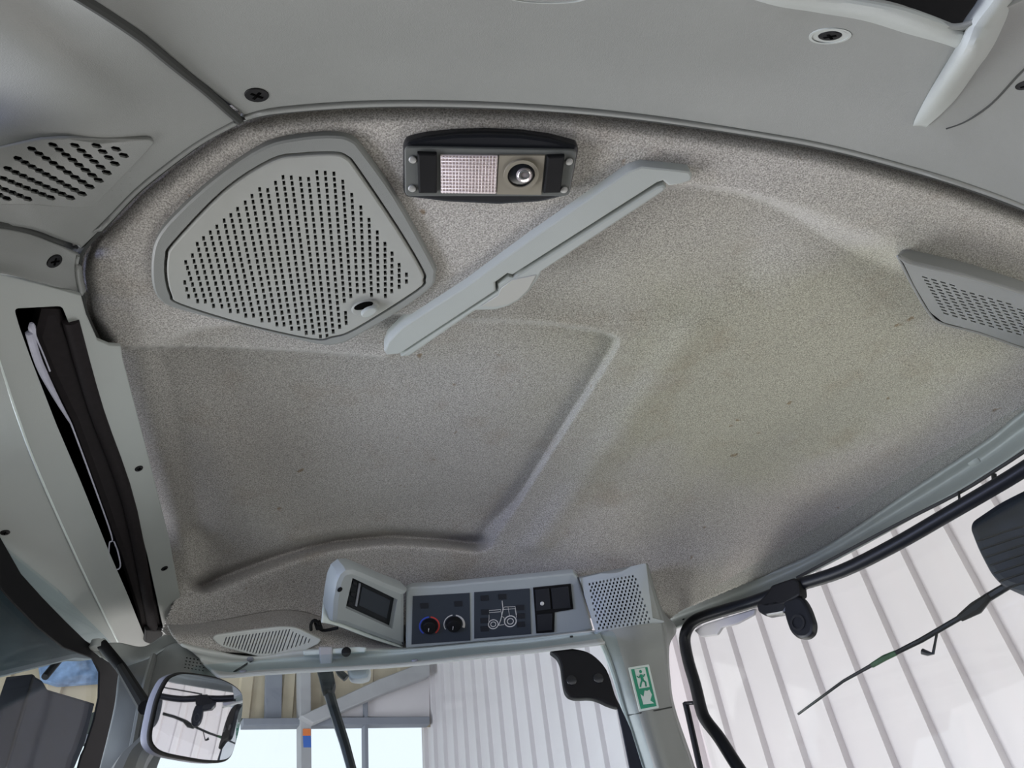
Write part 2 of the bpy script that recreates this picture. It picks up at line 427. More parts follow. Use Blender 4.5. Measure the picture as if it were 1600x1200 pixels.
def headheight(P, sD, sR):
    h = np.full(len(P), .703)
    wr = .0035 + .035 * ss(P[:, 0], .28, .46)
    h += .034 * ss(sD, 0, wr)
    soft = ss(P[:, 1], 1.06, 1.20) * ss(-P[:, 0], -.02, .10)
    near = 1 - ss(P[:, 1], .74, .80)
    left = ss(-P[:, 0], .36, .46)
    wd = .008 - .0045 * near * (1 - left) + .035 * left + .030 * soft
    h += (.019 - .010 * left * (1 - soft)) * ss(sR, 0, wd)
    e = dist(P, tile2([(745, 848), (690, 843), (610, 838), (520, 846), (440, 868), (370, 894), (318, 914)]))
    h += .026 * np.exp(-(e / .020) ** 2)
    # soft crease bands of the big field
    s = dist(P, tile2([(1080, 520), (980, 660), (840, 850)]))
    h -= .006 * np.exp(-(s / .030) ** 2)
    s = dist(P, tile2([(860, 455), (960, 470), (1060, 455), (1150, 420)]))
    h += .012 * np.exp(-(s / .05) ** 2)
    # falls away to the console and to the door side
    d = dist(P, tile2([(100, 985), (300, 1005), (500, 1000), (640, 975), (900, 935), (1010, 945), (1100, 985)]))
    h -= (.108 + .025 * ss(-P[:, 0], .16, .40)) * np.clip(1 - d / .46, 0, 1) ** 1.3
    d = dist(P, tile2([(1800, 500), (1600, 642), (1539, 690), (1431, 761), (1276, 862), (1154, 913), (1060, 953)]))
    h -= .027 * np.clip(1 - d / .36, 0, 1) ** 1.4
    # upholstered roll at the trims
    d = dist(P, tile2(OUT[:25])); e = np.clip(1 - d / .022, 0, 1); h += .024 * e * e
    d = dist(P, tile2([(186, 541), (191, 560), (230, 709), (264, 843), (281, 939)])); e = np.clip(1 - d / .02, 0, 1); h -= .0 * e
    return h
def headliner():
    L = tile2(OUT); st = .004
    xs = np.arange(L[:, 0].min() - .03, L[:, 0].max() + .03, st); ys = np.arange(L[:, 1].min() - .03, L[:, 1].max() + .03, st)
    X, Y = np.meshgrid(xs, ys); P = np.stack([X.ravel(), Y.ravel()], 1)
    s = np.where(inside(P, L), 1, -1) * dist(P, L, True)
    sD = sd(P, DEEP); sR = sd(P, REC)
    for f, px in ((sD, DEEP), (sR, REC)):      # put grid points exactly on the creases
        g = np.stack([sdg.ravel() for sdg in np.gradient(f.reshape(X.shape), st)][::-1], 1)
        g /= np.maximum(1e-9, np.hypot(g[:, 0], g[:, 1]))[:, None]
        m = (np.abs(f) < .55 * st) & (P[:, 0] < .44)
        P[m] -= (g * f[:, None])[m]; f[m] = 0
    keep = s > -.012; h = headheight(P, sD, sR)
    k = h / .7
    V = np.stack([P[:, 0] * k, P[:, 1] * k, EYE.z + h], 1)
    idx = np.full(len(P), -1); idx[keep] = np.arange(keep.sum()); V = V[keep]
    nx, ny = len(xs), len(ys); I = idx.reshape(ny, nx)
    q = np.stack([I[:-1, :-1], I[:-1, 1:], I[1:, 1:], I[1:, :-1]], -1).reshape(-1, 4); q = q[(q >= 0).all(1)]
    me = bpy.data.meshes.new('ceiling'); me.from_pydata(V.tolist(), [], q[:, ::-1].tolist()); me.update()
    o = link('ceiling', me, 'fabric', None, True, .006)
    BV[o.name] = BVHTree.FromPolygons([v.co.copy() for v in me.vertices], [tuple(p.vertices) for p in me.polygons])
    return struct(o, 'speckled grey cloth headlining with a recessed hatch field')
ceiling = headliner()
for q in ((643, 917), (895, 895), (552, 874), (505, 960), (905, 900), (1010, 878), (330, 995), (282, 1002), (470, 1014), (1042, 960), (1276, 862), (1539, 690), (191, 560), (264, 843), (281, 939), (620, 1012)):
    c_ = BV['ceiling'].ray_cast(EYE, ray(*q).normalized())[0]; print('h', q, None if c_ is None else round(c_.z - EYE.z, 3))

# ================================================================== SETTING: plastic surrounds
inner = [(378, 186), (440, 172), (600, 162), (800, 166), (1000, 183), (1200, 213), (1300, 232), (1400, 258), (1500, 288), (1600, 325), (1720, 380)]
def shift(r, dx, dy, h): return [(x + dx, y + dy, h) for x, y in r]
rowB = [(300, 118), (370, 100), (565, 85), (800, 85), (1000, 100), (1200, 120), (1300, 140), (1400, 165), (1470, 190), (1550, 200), (1700, 250)]
rowC = [(225, 55), (310, 20), (540, 10), (800, 5), (1000, 20), (1200, 45), (1300, 60), (1400, 88), (1480, 115), (1560, 110), (1680, 120)]
rowD = [(133, -2), (200, -90), (500, -110), (800, -90), (1000, -50), (1200, 3), (1300, 12), (1400, 34), (1490, 60), (1570, 30), (1660, 0)]
rowE = [(60, -90), (120, -180), (480, -190), (800, -170), (1000, -120), (1200, -10), (1320, -2), (1402, 14), (1492, 45), (1575, 10), (1660, -30)]
trim_top = loft('trim_1', [shift(inner, 0, 1, .712), shift(inner, 0, 0, .698), shift(inner, 0, -1.5, .694), shift(inner, 0, -9, .690), [(x, y, .655) for x, y in rowB], [(x, y, .605) for x, y in rowC],
                           [(x, y, .560) for x, y in rowD], [(x, y, .548) for x, y in rowE]], 'plastic', nu=8, nv=6)
struct(trim_top, 'wide grey-green moulded plastic surround along the top of the roof lining')
# rolled rim and strut beside the dark rear roof opening
mb = MB()
hb_ = [hit(trim_top, x, y)[0].z - EYE.z for x, y in [(1080, -20), (1200, 16), (1275, 28), (1350, 42), (1425, 66), (1500, 92)]]
def rise0(r, k): return [H(x, y, h - k) for (x, y), h in zip(r, hb_)]
G = loft_pts([rise0([(1080, -32), (1200, 8), (1275, 21), (1350, 34), (1425, 57), (1505, 82)], .002), rise0([(1080, -38), (1200, 3), (1280, 16), (1355, 29), (1430, 51), (1506, 75)], .026),
              rise0([(1080, -44), (1200, -4), (1290, 9), (1375, 23), (1438, 43), (1507, 64)], .034), rise0([(1080, -52), (1200, -18), (1312, -6), (1402, 10), (1453, 26), (1508, 48)], .032),
              rise0([(1080, -54), (1200, -21), (1314, -9), (1403, 7), (1454, 23), (1508, 45)], -.005)], 8, 4)
loft_geo(mb, G)
rim = mb.build('rim', 'plastic_light', None, True, .003)
rim.parent = trim_top
mb = MB()
def rise(r, k, ends=True):
    out = []
    for i, (x, y) in enumerate(r):
        p, n = hit(trim_top, x, y); d = ray(x, y).normalized(); f = (0.0 if i == 0 else .25 if i == 1 else 1.0) if ends else 1.0
        hh_ = (p.z - EYE.z) if i < 3 else hh_
        out.append(H(x, y, hh_ - k * f))
    return out
G = loft_pts([rise([(1427, 193), (1446, 160), (1494, 82), (1508, 40), (1534, 0), (1560, -60)], -.004), rise([(1430, 193), (1456, 160), (1504, 82), (1522, 38), (1550, 0), (1580, -60)], .030),
              rise([(1438, 193), (1468, 158), (1520, 86), (1546, 42), (1572, 4), (1606, -60)], .034), rise([(1444, 194), (1484, 155), (1526, 92), (1560, 52), (1588, 14), (1626, -55)], .008), rise([(1447, 195), (1488, 154), (1532, 92), (1566, 54), (1594, 18), (1632, -50)], -.004)], 8, 5)
loft_geo(mb, G)
st = mb.build('strut', 'plastic_light', None, True, .003); st.parent = trim_top
mb = MB()
tube_geo(mb, smooth([hit(trim_top, x, y)[0] for x, y in [(1478, 201), (1512, 188), (1550, 161), (1590, 118), (1625, 85)]], 5, False), .0012, 6)
o = mb.build('seam', 'seam', None); o.parent = trim_top
for px, py, r, rec in ((1297, 55, .0092, .0165), (401, 148, .0108, None), (1604, 132, .009, None)):
    p, n = hit(trim_top, px, py); screw(trim_top, p, n, r, rec)

mb = MB(); tube_geo(mb, smooth([hit(trim_top, x, y)[0] for x, y in [(778, -12), (800, -2), (830, 3), (870, 4), (905, 1), (935, -10)]], 4, False), .0009, 6)
o = mb.build('recess_edge', 'plastic_light', None); o.parent = trim_top
A = [(371, 191), (330, 213), (290, 239), (220, 294), (170, 345), (126, 388)]
trim_left = loft('trim_2', [[(x, y, .712) for x, y in A], [(x, y, .698) for x, y in A], [(x - 1, y - 1, .694) for x, y in A], [(x - 6, y - 5, .690) for x, y in A],
    [(296, 125, .655), (245, 150, .657), (205, 178, .655), (150, 230, .655), (115, 295, .655), (88, 372, .668)],
    [(222, 62, .607), (140, 75, .606), (90, 110, .602), (40, 180, .640), (10, 262, .630), (40, 356, .645)],
    [(122, -8, .557), (10, -50, .565), (-50, 40, .575), (-60, 145, .650), (-70, 240, .615), (-60, 344, .60)],
    [(40, -70, .52), (-60, -120, .53), (-150, 0, .56), (-150, 130, .64), (-150, 240, .60), (-150, 340, .56)]], 'plastic', nu=8, nv=6)
struct(trim_left, 'bluish grey corner moulding with a slotted air vent')
tA = [(124, 397), (121, 412), (121, 425), (123, 440), (127, 458)]
trim_corner = loft('trim_3', [[(x, y, .712) for x, y in tA], [(x, y, .694) for x, y in tA], [(x - 4, y, .690) for x, y in tA],
    [(60, 369, .665), (60, 385, .662), (58, 402, .66), (56, 420, .66), (54, 440, .655)],
    [(0, 357, .63), (0, 373, .63), (0, 390, .63), (0, 408, .63), (0, 426, .62)],
    [(-90, 352, .59), (-90, 370, .59), (-90, 385, .59), (-90, 400, .59), (-90, 415, .58)]], 'plastic', nu=4, nv=6)
struct(trim_corner, 'small plastic corner piece between two dark seams with one screw')
p, n = hit(trim_corner, 85, 408); screw(trim_corner, p, n, .0085)
# dark rubber in the seams
mb = MB()
for row, tr, dx, dy in (([(374, 188), (345, 162), (320, 140), (296, 121), (260, 92), (222, 60), (175, 27), (136, 2), (100, -20)], trim_top, 9, -5),
                        ([(126, 391), (108, 383), (90, 375), (66, 365), (40, 357), (20, 353), (0, 350), (-40, 347)], trim_corner, 0, 8)):
    tube_geo(mb, smooth([H(x, y, hit(tr, x + dx, y + dy)[0].z - EYE.z - .001) for x, y in row], 4, False), .0042, 8)
tube_geo(mb, smooth([H(x, y, .708) for x, y in OUT[:25]], 4, False), .004, 8)
struct(mb.build('trim_4', 'seam'), 'dark rubber strip in the joints of the roof surround')

# left rail with the blind slot
SP = PL(H(191, 560, .692), H(275, 965, .665), H(0, 843, .585))
slot = rnd([Vector(q) for q in [(22, 482), (97, 478), (118, 530), (130, 560), (172, 667), (207, 782), (230, 866), (256, 985), (250, 1004), (228, 1000), (199, 928), (169, 859), (126, 752), (88, 663), (48, 560), (30, 510)]], 7, 3)
mainp = [(127, 462), (135, 492), (153, 532), (172, 540), (189, 541), (192, 560), (231, 709), (265, 843), (283, 939), (270, 966), (266, 988), (252, 1012), (222, 1016), (186, 1012), (150, 940), (112, 860), (60, 738), (27, 650), (0, 566), (-40, 440), (-100, 360), (0, 428), (55, 442)]
mainp = [(127, 462), (135, 492), (153, 532), (172, 540), (189, 541), (192, 560), (231, 709), (265, 843), (283, 939), (270, 966), (266, 988), (252, 1012), (222, 1016), (186, 1006), (150, 935), (112, 855), (60, 738), (27, 650), (0, 570), (-50, 430), (-60, 415), (0, 428), (55, 442)]
trim_rail = plate('trim_5', SP, mainp, .006, 'plastic_light', None, .0015, [slot], z0=-.006, hole_depth=.006)
struct(trim_rail, 'pale plastic rail with a long dark slot for the blind')
OP = PL(SP.p(60, 738), SP.p(186, 1006), H(0, 843, .60))
outer = [(-50, 430), (0, 570), (27, 650), (60, 738), (112, 855), (150, 935), (186, 1006), (190, 1016), (160, 1010), (147, 1013), (133, 1004), (120, 993), (100, 970), (67, 937), (33, 900), (0, 843), (-60, 720)]
o = plate('outer_rail', OP, outer, .006, 'plastic_light', trim_rail, .002, z0=-.006)
mb = MB(); so_ = [SP.uv(q[0], q[1]) for q in slot]; so_ = so_ if area2(so_) > 0 else so_[::-1]; so_ = inset(so_, -.002); n_ = len(so_)
mb.add([SP.w(q, z) for z in (-.0055, -.06) for q in so_], [(i, (i + 1) % n_, n_ + (i + 1) % n_, n_ + i) for i in range(n_)] + [tuple(range(n_, 2 * n_))])
mb.build('slot_box', 'void', trim_rail)
tube('edge_ridge', smooth([SP.p(x, y, .0005) for x, y in [(-20, 515), (0, 570), (27, 650), (60, 738), (112, 855), (150, 935), (186, 1006)]], 4, False), .0016, 'sticker_white', trim_rail, 8)
for px, py in ((217, 732), (257, 888)): screw(trim_rail, SP.p(px, py), SP.n, .0058)
screw(trim_rail, OP.p(8, 832), OP.n, .006)
# end fitting of the rail
mb = MB()
G = loft_pts([[H(x, y, h) for x, y, h in r] for r in ([(128, 1000, .575), (150, 1006, .575), (185, 1004, .58), (225, 1010, .59), (262, 990, .62), (284, 998, .61)],
                                                     [(133, 1004, .565), (152, 1016, .56), (187, 1024, .56), (225, 1022, .57), (255, 1008, .585), (284, 1002, .595)],
                                                     [(150, 1014, .56), (165, 1030, .55), (197, 1044, .545), (235, 1026, .555), (262, 1010, .57), (286, 1004, .59)])], 6, 5)
loft_geo(mb, G); o = mb.build('rail_end', 'plastic_light', None, True, .003); o.parent = trim_rail

# roof shell above everything (keeps the sky out of the joints)
mb = MB(); sh = [(-1.15, -.9), (1.25, -.9), (1.3, .7), (.95, 1.25), (.35, 1.62), (-.95, 1.42), (-1.1, .6)]
mb.add([Vector((x, y, z)) for z in (1.93, 1.99) for x, y in sh], [tuple(range(7))[::-1], tuple(range(7, 14))] + [(i, (i + 1) % 7, 7 + (i + 1) % 7, 7 + i) for i in range(7)])
struct(mb.build('trim_6', 'black', None, False), 'black underside of the outer roof shell')

# door-side rail
fe = [(1042, 962), (1060, 953), (1154, 913), (1276, 862), (1431, 761), (1539, 690), (1600, 642), (1720, 560)]
le = [(1052, 982), (1066, 977), (1170, 939), (1285, 885), (1440, 800), (1548, 735), (1604, 697), (1730, 610)]
hd = .655
mr = [((a[0] + b[0]) / 2, (a[1] + b[1]) / 2) for a, b in zip(fe, le)]
trim_door = loft('trim_7', [[(x, y, .71) for x, y in fe], [(x, y, .676) for x, y in fe], [(x, y, .660) for x, y in mr], [(x, y, .630) for x, y in le], [(x - 1, y + 3, .636) for x, y in le]], 'plastic', nu=6, nv=5)
struct(trim_door, 'grey-green plastic rail along the door opening')
p, n = hit(trim_door, 1522, 722); disc('cap', p, n, .010, .002, 'plastic', trim_door)
p, n = hit(trim_door, 1068, 968); screw(trim_door, p, n, .003)

# header under the console
hT = [(282, 1003), (330, 1014), (392, 1024), (470, 1014), (560, 1012), (634, 1013), (740, 1004), (830, 995), (925, 984)]
hM = [(315, 1032), (362, 1040), (415, 1036), (470, 1032), (560, 1028), (636, 1022), (740, 1012), (830, 1004), (935, 990)]
hB = [(342, 1057), (372, 1055), (405, 1052), (470, 1048), (560, 1043), (637, 1038), (750, 1026), (835, 1017), (945, 1004)]
ret = [(258, 966), (330, 970), (440, 952), (500, 962), (560, 985), (640, 1003)]
retm = [(266, 984), (330, 990), (440, 985), (500, 990), (560, 1000), (640, 1010)]
retb = [(280, 1004), (330, 1017), (430, 1022), (500, 1018), (560, 1017), (640, 1017)]
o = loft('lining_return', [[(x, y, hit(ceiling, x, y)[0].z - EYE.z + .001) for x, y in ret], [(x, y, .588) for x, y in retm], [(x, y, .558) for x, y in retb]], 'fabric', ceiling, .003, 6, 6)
lining = o
header = loft('trim_8', [[(x, y - 1, .70) for x, y in hT], [(x, y, .563) for x, y in hT], [(x, y, .540) for x, y in hM], [(x, y, .485) for x, y in hB], [(x, y + 2, .495) for x, y in hB]], 'plastic_pale', nu=6, nv=5)
struct(header, 'pale plastic header over the side window')
mb = MB(); tube_geo(mb, smooth([hit(header, x, y)[0] for x, y in [(395, 1031), (385, 1038), (366, 1050)]], 4, False), .002, 6)
o = mb.build('joint', 'seam', None); o.parent = header
for px, py in ((391, 1029), (380, 1050), (648, 1033), (893, 996)):
    try: p, n = hit(header, px, py); disc('clip', p, n, .0055 if px != 893 else .003, .003, 'steel_grey' if px != 893 else 'black', header)
    except Exception: pass

# corner pillar with mirror
pillar_a = loft('trim_9', [[(197, 1043, .560), (238, 1022, .568), (277, 1003, .572), (330, 1014, .568), (388, 1031, .555)],
    [(186, 1049, .53), (230, 1040, .53), (275, 1035, .53), (315, 1040, .53), (345, 1056, .52)],
    [(179, 1100, .44), (215, 1100, .425), (250, 1100, .42), (285, 1100, .425), (310, 1100, .43)],
    [(168, 1150, .37), (195, 1150, .355), (225, 1150, .35), (250, 1150, .355), (268, 1150, .36)],
    [(152, 1215, .29), (175, 1215, .28), (200, 1215, .275), (222, 1215, .28), (240, 1215, .285)],
    [(130, 1330, .16), (150, 1330, .15), (175, 1330, .145), (195, 1330, .15), (215, 1330, .155)]], 'plastic', nu=6, nv=6)
struct(pillar_a, 'grey corner pillar behind the interior mirror')
mb = MB(); tube_geo(mb, smooth([hit(pillar_a, x, y)[0] for x, y in [(240, 1026), (225, 1080), (214, 1140), (203, 1200)]], 5, False), .006, 8)
o = mb.build('rib', 'plastic', None); o.parent = pillar_a
mb = MB()
for j, row in enumerate([(292, 1028, 7), (291, 1033, 7), (290, 1038, 7), (289, 1043, 6)]):
    for k in range(row[2]):
        p, n = hit(pillar_a, row[0] + k * 5.6, row[1] + k * 1.0); disc_geo(mb, p - n * .0005, n, .0016, .0008, .0002, 6)
o = mb.build('vent_holes', 'void', None); o.parent = pillar_a; o['kind'] = 'stuff'
o = tube('lower_ledge', [H(245, 1120, .395), H(232, 1160, .34), H(205, 1195, .30), H(190, 1230, .26)], [.010, .014, .018, .02], 'plastic', None, 10, sub=4); o.parent = pillar_a

# door pillar with the exit sign
pt = [(903, 900), (925, 896), (955, 890), (985, 884), (1008, 880)]
pillar_b = loft('trim_10', [[(903, 902, .635), (930, 896, .635), (968, 888, .635), (1010, 880, .64)],
    [(918, 945, .59), (945, 940, .585), (985, 932, .585), (1022, 925, .592)],
    [(930, 985, .545), (957, 985, .538), (995, 980, .538), (1036, 975, .547)],
    [(948, 1022, .505), (975, 1022, .497), (1005, 1020, .497), (1041, 1016, .505)],
    [(962, 1062, .463), (987, 1062, .455), (1015, 1062, .455), (1044, 1062, .463)],
    [(976, 1110, .415), (1000, 1110, .407), (1025, 1110, .407), (1051, 1110, .413)],
    [(1006, 1205, .325), (1030, 1205, .317), (1055, 1205, .317), (1082, 1205, .323)],
    [(1040, 1330, .21), (1065, 1330, .205), (1090, 1330, .205), (1118, 1330, .21)]], 'plastic', nu=6, nv=6, thick=.006)
struct(pillar_b, 'grey door pillar carrying the green exit sticker')
o = loft('side_face', [[(1010, 880, .642), (1012, 880, .66)], [(1022, 925, .592), (1036, 950, .66)], [(1036, 975, .547), (1057, 982, .60)], [(1041, 1016, .505), (1046, 1010, .53)], [(1044, 1062, .463), (1048, 1062, .48)], [(1051, 1110, .413), (1056, 1110, .43)], [(1082, 1205, .323), (1088, 1205, .335)], [(1118, 1330, .21), (1124, 1330, .22)]], 'plastic', None, .003, 3, 6)
o.parent = pillar_b
mb = MB(); tube_geo(mb, [hit(pillar_b, x, y)[0] + hit(pillar_b, x, y)[1] * .0008 for x, y in [(978, 1118), (1000, 1114), (1025, 1110), (1049, 1105)]], .0012, 6)
tube_geo(mb, smooth([H(903, 902, .630), H(918, 945, .588), H(931, 985, .545)], 4, False), .0015, 6)
o = mb.build('joint', 'seam', None); o.parent = pillar_b
# dark outer edge and bright lip of the pillar
tube('pillar_lip', [H(x, y, h) for x, y, h in ((931, 985, .545), (948, 1022, .505), (962, 1062, .463), (976, 1110, .415), (1006, 1205, .325), (1040, 1330, .21))], .005, 'plastic_light', None, 8, sub=3).parent = pillar_b

# ------------------------------------------------------------------ window surrounds and glass
def vplane(a, b):
    return PL(a, b, a + Vector((0, 0, -1)))
W1 = vplane(H(405, 1052, .485), H(835, 1017, .485)).shift(-.03)
W2 = vplane(H(1066, 977, .60), H(1604, 697, .60)).shift(-.02)
W0 = vplane(H(0, 843, .585), H(150, 1013, .555)).shift(-.02)
def pane(name, pl, px, m, label):
    mb = MB(); o2 = [pl.uv(x, y) for x, y in px]
    plate_geo(mb, pl, rnd(o2, .01, 2), .004, .0005, z0=-.004)
    return struct(mb.build(name, m), label)
pane('window_1', W1, [(300, 1040), (960, 985), (1060, 1330), (200, 1330)], 'glass_tint', 'side window pane under the console')
pane('window_2', W2, [(1045, 960), (1720, 560), (1760, 1330), (1150, 1330)], 'glass', 'large door window pane')
pane('window_3', W0, [(-160, 700), (0, 830), (185, 1015), (170, 1330), (-300, 1330)], 'glass_tint', 'windscreen pane at the left')
# black border of the windscreen
band = [(-120, 700), (0, 838), (33, 896), (67, 934), (100, 968), (133, 1000), (190, 1040), (186, 1052), (175, 1133), (158, 1200), (125, 1330), (85, 1330), (112, 1240), (128, 1180), (133, 1170), (147, 1127), (155, 1090), (156, 1050), (145, 1028), (100, 1012), (60, 980), (23, 943), (0, 917), (-120, 790)]
o = plate('trim_11', W0.shift(.004), band, .003, 'black', None, .001); struct(o, 'black painted border of the windscreen')
# black bracket and dark strip at the far corner of the side window
brk = plate('hinge_cover', W1.shift(.010), smooth([Vector(q) for q in [(860, 1017), (880, 1013), (900, 1013), (925, 1021), (948, 1045), (960, 1080), (967, 1104), (950, 1101), (937, 1095), (922, 1091), (897, 1091), (884, 1083), (879, 1062), (876, 1040), (870, 1027)]], 4), .012, 'black', None, .004)
tag(brk, 'black curved hinge cover in the upper corner of the side window', 'bracket')
for px, py in ((893, 1063), (935, 1060)): disc('bolt', W1.p(px, py, .022), W1.n, .0085, .002, 'gloss_black', brk)
o = plate('trim_12', W1.shift(.006), [(960, 1085), (968, 1100), (986, 1140), (1006, 1205), (1040, 1330), (1010, 1330), (985, 1205), (972, 1140)], .004, 'dark_navy', None, .001)
struct(o, 'dark seal between side window and pillar')

# cab body below the windows (out of frame; shades the cab like the real one)
foot = [(-.95, .2), (-.86, 1.25), (.30, 1.55), (.95, 1.0), (1.05, -.75), (-1.0, -.75)]
mb = MB(); n = len(foot)
mb.add([Vector((x, y, 0.02)) for x, y in foot] + [Vector((x, y, -.05)) for x, y in foot], [tuple(range(n)), tuple(range(n, 2 * n))[::-1]] + [(i, (i + 1) % n, n + (i + 1) % n, n + i) for i in range(n)])
struct(mb.build('floor', 'floor_dark', None, False), 'dark cab floor')
for i, nm in enumerate(('wall_front', 'wall_side', 'wall_door', 'wall_right', 'wall_rear', 'wall_left')):
    a, b = Vector((*foot[i], 0)), Vector((*foot[(i + 1) % n], 0)); d = (b - a).normalized(); q = Vector((-d.y, d.x, 0)) * .02
    z1 = .70 if nm != 'wall_rear' else 1.15
    mb = MB(); mb.add([p + Vector((0, 0, z)) for z in (.03, z1) for p in (a - q, b - q, b + q, a + q)], [(3, 2, 1, 0), (4, 5, 6, 7), (0, 1, 5, 4), (1, 2, 6, 5), (2, 3, 7, 6), (3, 0, 4, 7)])
    struct(mb.build(nm, 'floor_dark', None, False), 'lower cab wall below the glass')

# ================================================================== SHED
def hdir(px):
    lo = 1000; hi = 3000
    for _ in range(60):
        m = (lo + hi) / 2
        if ray(px, m).z > 0: lo = m
        else: hi = m
    d = ray(px, m); return Vector((d.x, d.y, 0)).normalized()
wd = hdir(-30)                       # the long wall runs towards this direction
wn = Vector((-wd.y, wd.x, 0))
if wn.dot(ray(1300, 1100)) > 0: wn = -wn      # towards the cab
D = 3.4
w0 = Vector((EYE.x, EYE.y, 0)) - wn * D
RW = PL(w0, w0 + wd, w0 + Vector((0, 0, 1)))
corner = RW.p(672, 1100)
cs = (corner - w0).dot(wd)
d_ = RW.p(1410, 1100) - RW.p(1336, 1100); PITCH = abs(d_.dot(wd)); print('pitch', PITCH, [round(abs((RW.p(x + 10, 1100) - RW.p(x, 1100)).dot(wd)) / 10, 4) for x in (770, 1175, 1370, 1530)])
def corrugated(name, o, d, nrm, s0, s1, z0, z1, pitch, depth, m, prof=(0, .46, .54, .80, .88)):
    """trapezoidal sheet; prof = rib break points over one pitch"""
    prs = []; s = s0; k = 0
    while s < s1:
        for f, e in zip(prof + (1.0,), (0, 0, 1, 1, 0, 0)): prs.append((s + f * pitch, e))
        s += pitch
    V = []
    for s, e in prs:
        b = o + d * s + nrm * (depth * e); V += [Vector((b.x, b.y, z0)), Vector((b.x, b.y, z1))]
    mb = MB(); mb.add(V, [(2 * i, 2 * i + 2, 2 * i + 3, 2 * i + 1) for i in range(len(prs) - 1)])
    me = mesh(name, mb.V, mb.F); return link(name, me, m, None, False, .002)
struct(corrugated('wall_shed_long', w0, wd, wn, -9, cs + .02, -1.4, 5.9, PITCH, .04, 'sheet_white', (0, .54, .565, .82, .86)), 'white ribbed sheet-metal shed wall beyond the door window')
print('corner', corner, cs)
fd = wn.copy(); fo = w0 + wd * cs      # gable wall starts at the corner and runs past the cab
zt = RW.p(600, 1128).z
FW = PL(fo, fo + fd, fo + Vector((0, 0, 1)))
zt = FW.p(520, 1130).z; print('gable opening top', zt)
struct(corrugated('wall_shed_gable', fo, fd, -wd, 0, 12, zt, 5.9, .42, .035, 'sheet_tan', (0, .55, .6, .85, .9)), 'tan ribbed gable sheeting above the bright shed doorway')
mb = MB(); mb.add([Vector((x, y, z)) for z in (-1.45, -1.4) for x, y in ((-14, -10), (12, -10), (12, 14), (-14, 14))], [(3, 2, 1, 0), (4, 5, 6, 7), (0, 1, 5, 4), (1, 2, 6, 5), (2, 3, 7, 6), (3, 0, 4, 7)])
struct(mb.build('floor_shed', 'concrete', None, False), 'concrete shed floor')
mb = MB(); mb.add([Vector((x, y, z)) for z in (6.0, 6.1) for x, y in ((-9, -7), (12, -7), (12, 14), (-9, 14))], [(3, 2, 1, 0), (4, 5, 6, 7), (0, 1, 5, 4), (1, 2, 6, 5), (2, 3, 7, 6), (3, 0, 4, 7)])
struct(mb.build('ceiling_shed', 'roof_dark', None, False), 'dark underside of the shed roof')
UPZ = Vector((0, 0, 1))
def wallbar(name, pl, px, t, m, label, z0=.05, b=.01):
    o = plate(name, pl, px, t, m, None, b, z0=z0); return struct(o, label)
wallbar('trim_13', FW, [(380, 1122), (672, 1119), (672, 1131), (380, 1134)], .12, 'steel_grey', 'steel lintel over the bright shed doorway')
wallbar('trim_20', FW, [(500, 1119), (672, 1040), (672, 1121)], .03, 'sheet_white', 'pale sheet added below the rafter as haze on the window glass', .08)  # added sheet, its pale colour stands for haze on the glass
wallbar('trim_14', FW, [(470, 1118), (590, 1062), (672, 1030), (672, 1056), (600, 1083), (490, 1130)], .10, 'steel_pale', 'sloping grey rafter in front of the gable sheeting', .20)
o = plate('trim_15', FW, [(469, 1040), (486, 1040), (488, 1330), (471, 1330)], .15, 'steel_pale', None, .01, z0=.06); struct(o, 'shed door post with an orange and blue mark')
plate('orange_mark', FW, [(473, 1139), (485, 1139), (485, 1150), (473, 1150)], .004, 'orange', o, .001, z0=.215, proj=.21)
plate('blue_mark', FW, [(473, 1150), (485, 1150), (486, 1168), (474, 1168)], .004, 'blue_paint', o, .001, z0=.215, proj=.21)
wallbar('trim_16', FW, [(569, 1080), (575, 1080), (578, 1330), (572, 1330)], .10, 'steel_grey', 'thin steel upright in the bright shed doorway', .06)
wallbar('trim_17', FW, [(416, 1040), (442, 1040), (440, 1122), (414, 1122)], .05, 'steel_grey', 'dark panel in the tan gable sheeting', .04)
wallbar('trim_18', FW, [(-200, 1152), (160, 1146), (160, 1154), (-200, 1160)], .12, 'steel_grey', 'far end of the shed door lintel beyond the windscreen', .06)

# ================================================================== THINGS ON THE ROOF LINING
# --- big speaker grille
sp = thing('speaker_grille', 'large grey kite-shaped perforated speaker cover beside the interior light', 'speaker cover', H(450, 380, .70))
fr = [(235, 412), (242, 376), (269, 340), (335, 280), (410, 230), (470, 215), (524, 212), (551, 219), (569, 238), (620, 310), (677, 412), (681, 430), (674, 451), (620, 490), (554, 529), (530, 539), (494, 539), (380, 511), (275, 484), (248, 469), (237, 448)]
pn = [(262, 402), (272, 382), (350, 301), (425, 252), (470, 243), (522, 241), (541, 247), (557, 265), (620, 358), (658, 422), (661, 438), (650, 454), (554, 514), (518, 526), (488, 529), (380, 505), (283, 475), (268, 461), (261, 432)]
CF = CEIL.shift(-.003)
o2 = smooth([CF.uv(x, y, .008) for x, y in fr], 4); i2 = smooth([CF.uv(x, y, .008) for x, y in pn], 4)
if area2(o2) < 0: o2.reverse()
if area2(i2) < 0: i2.reverse()
mb = MB(); plate_geo(mb, CF, o2, .0075, .0035, [inset(i2, -.003)], hole_depth=.0075); mb.build('frame', 'plastic', sp)
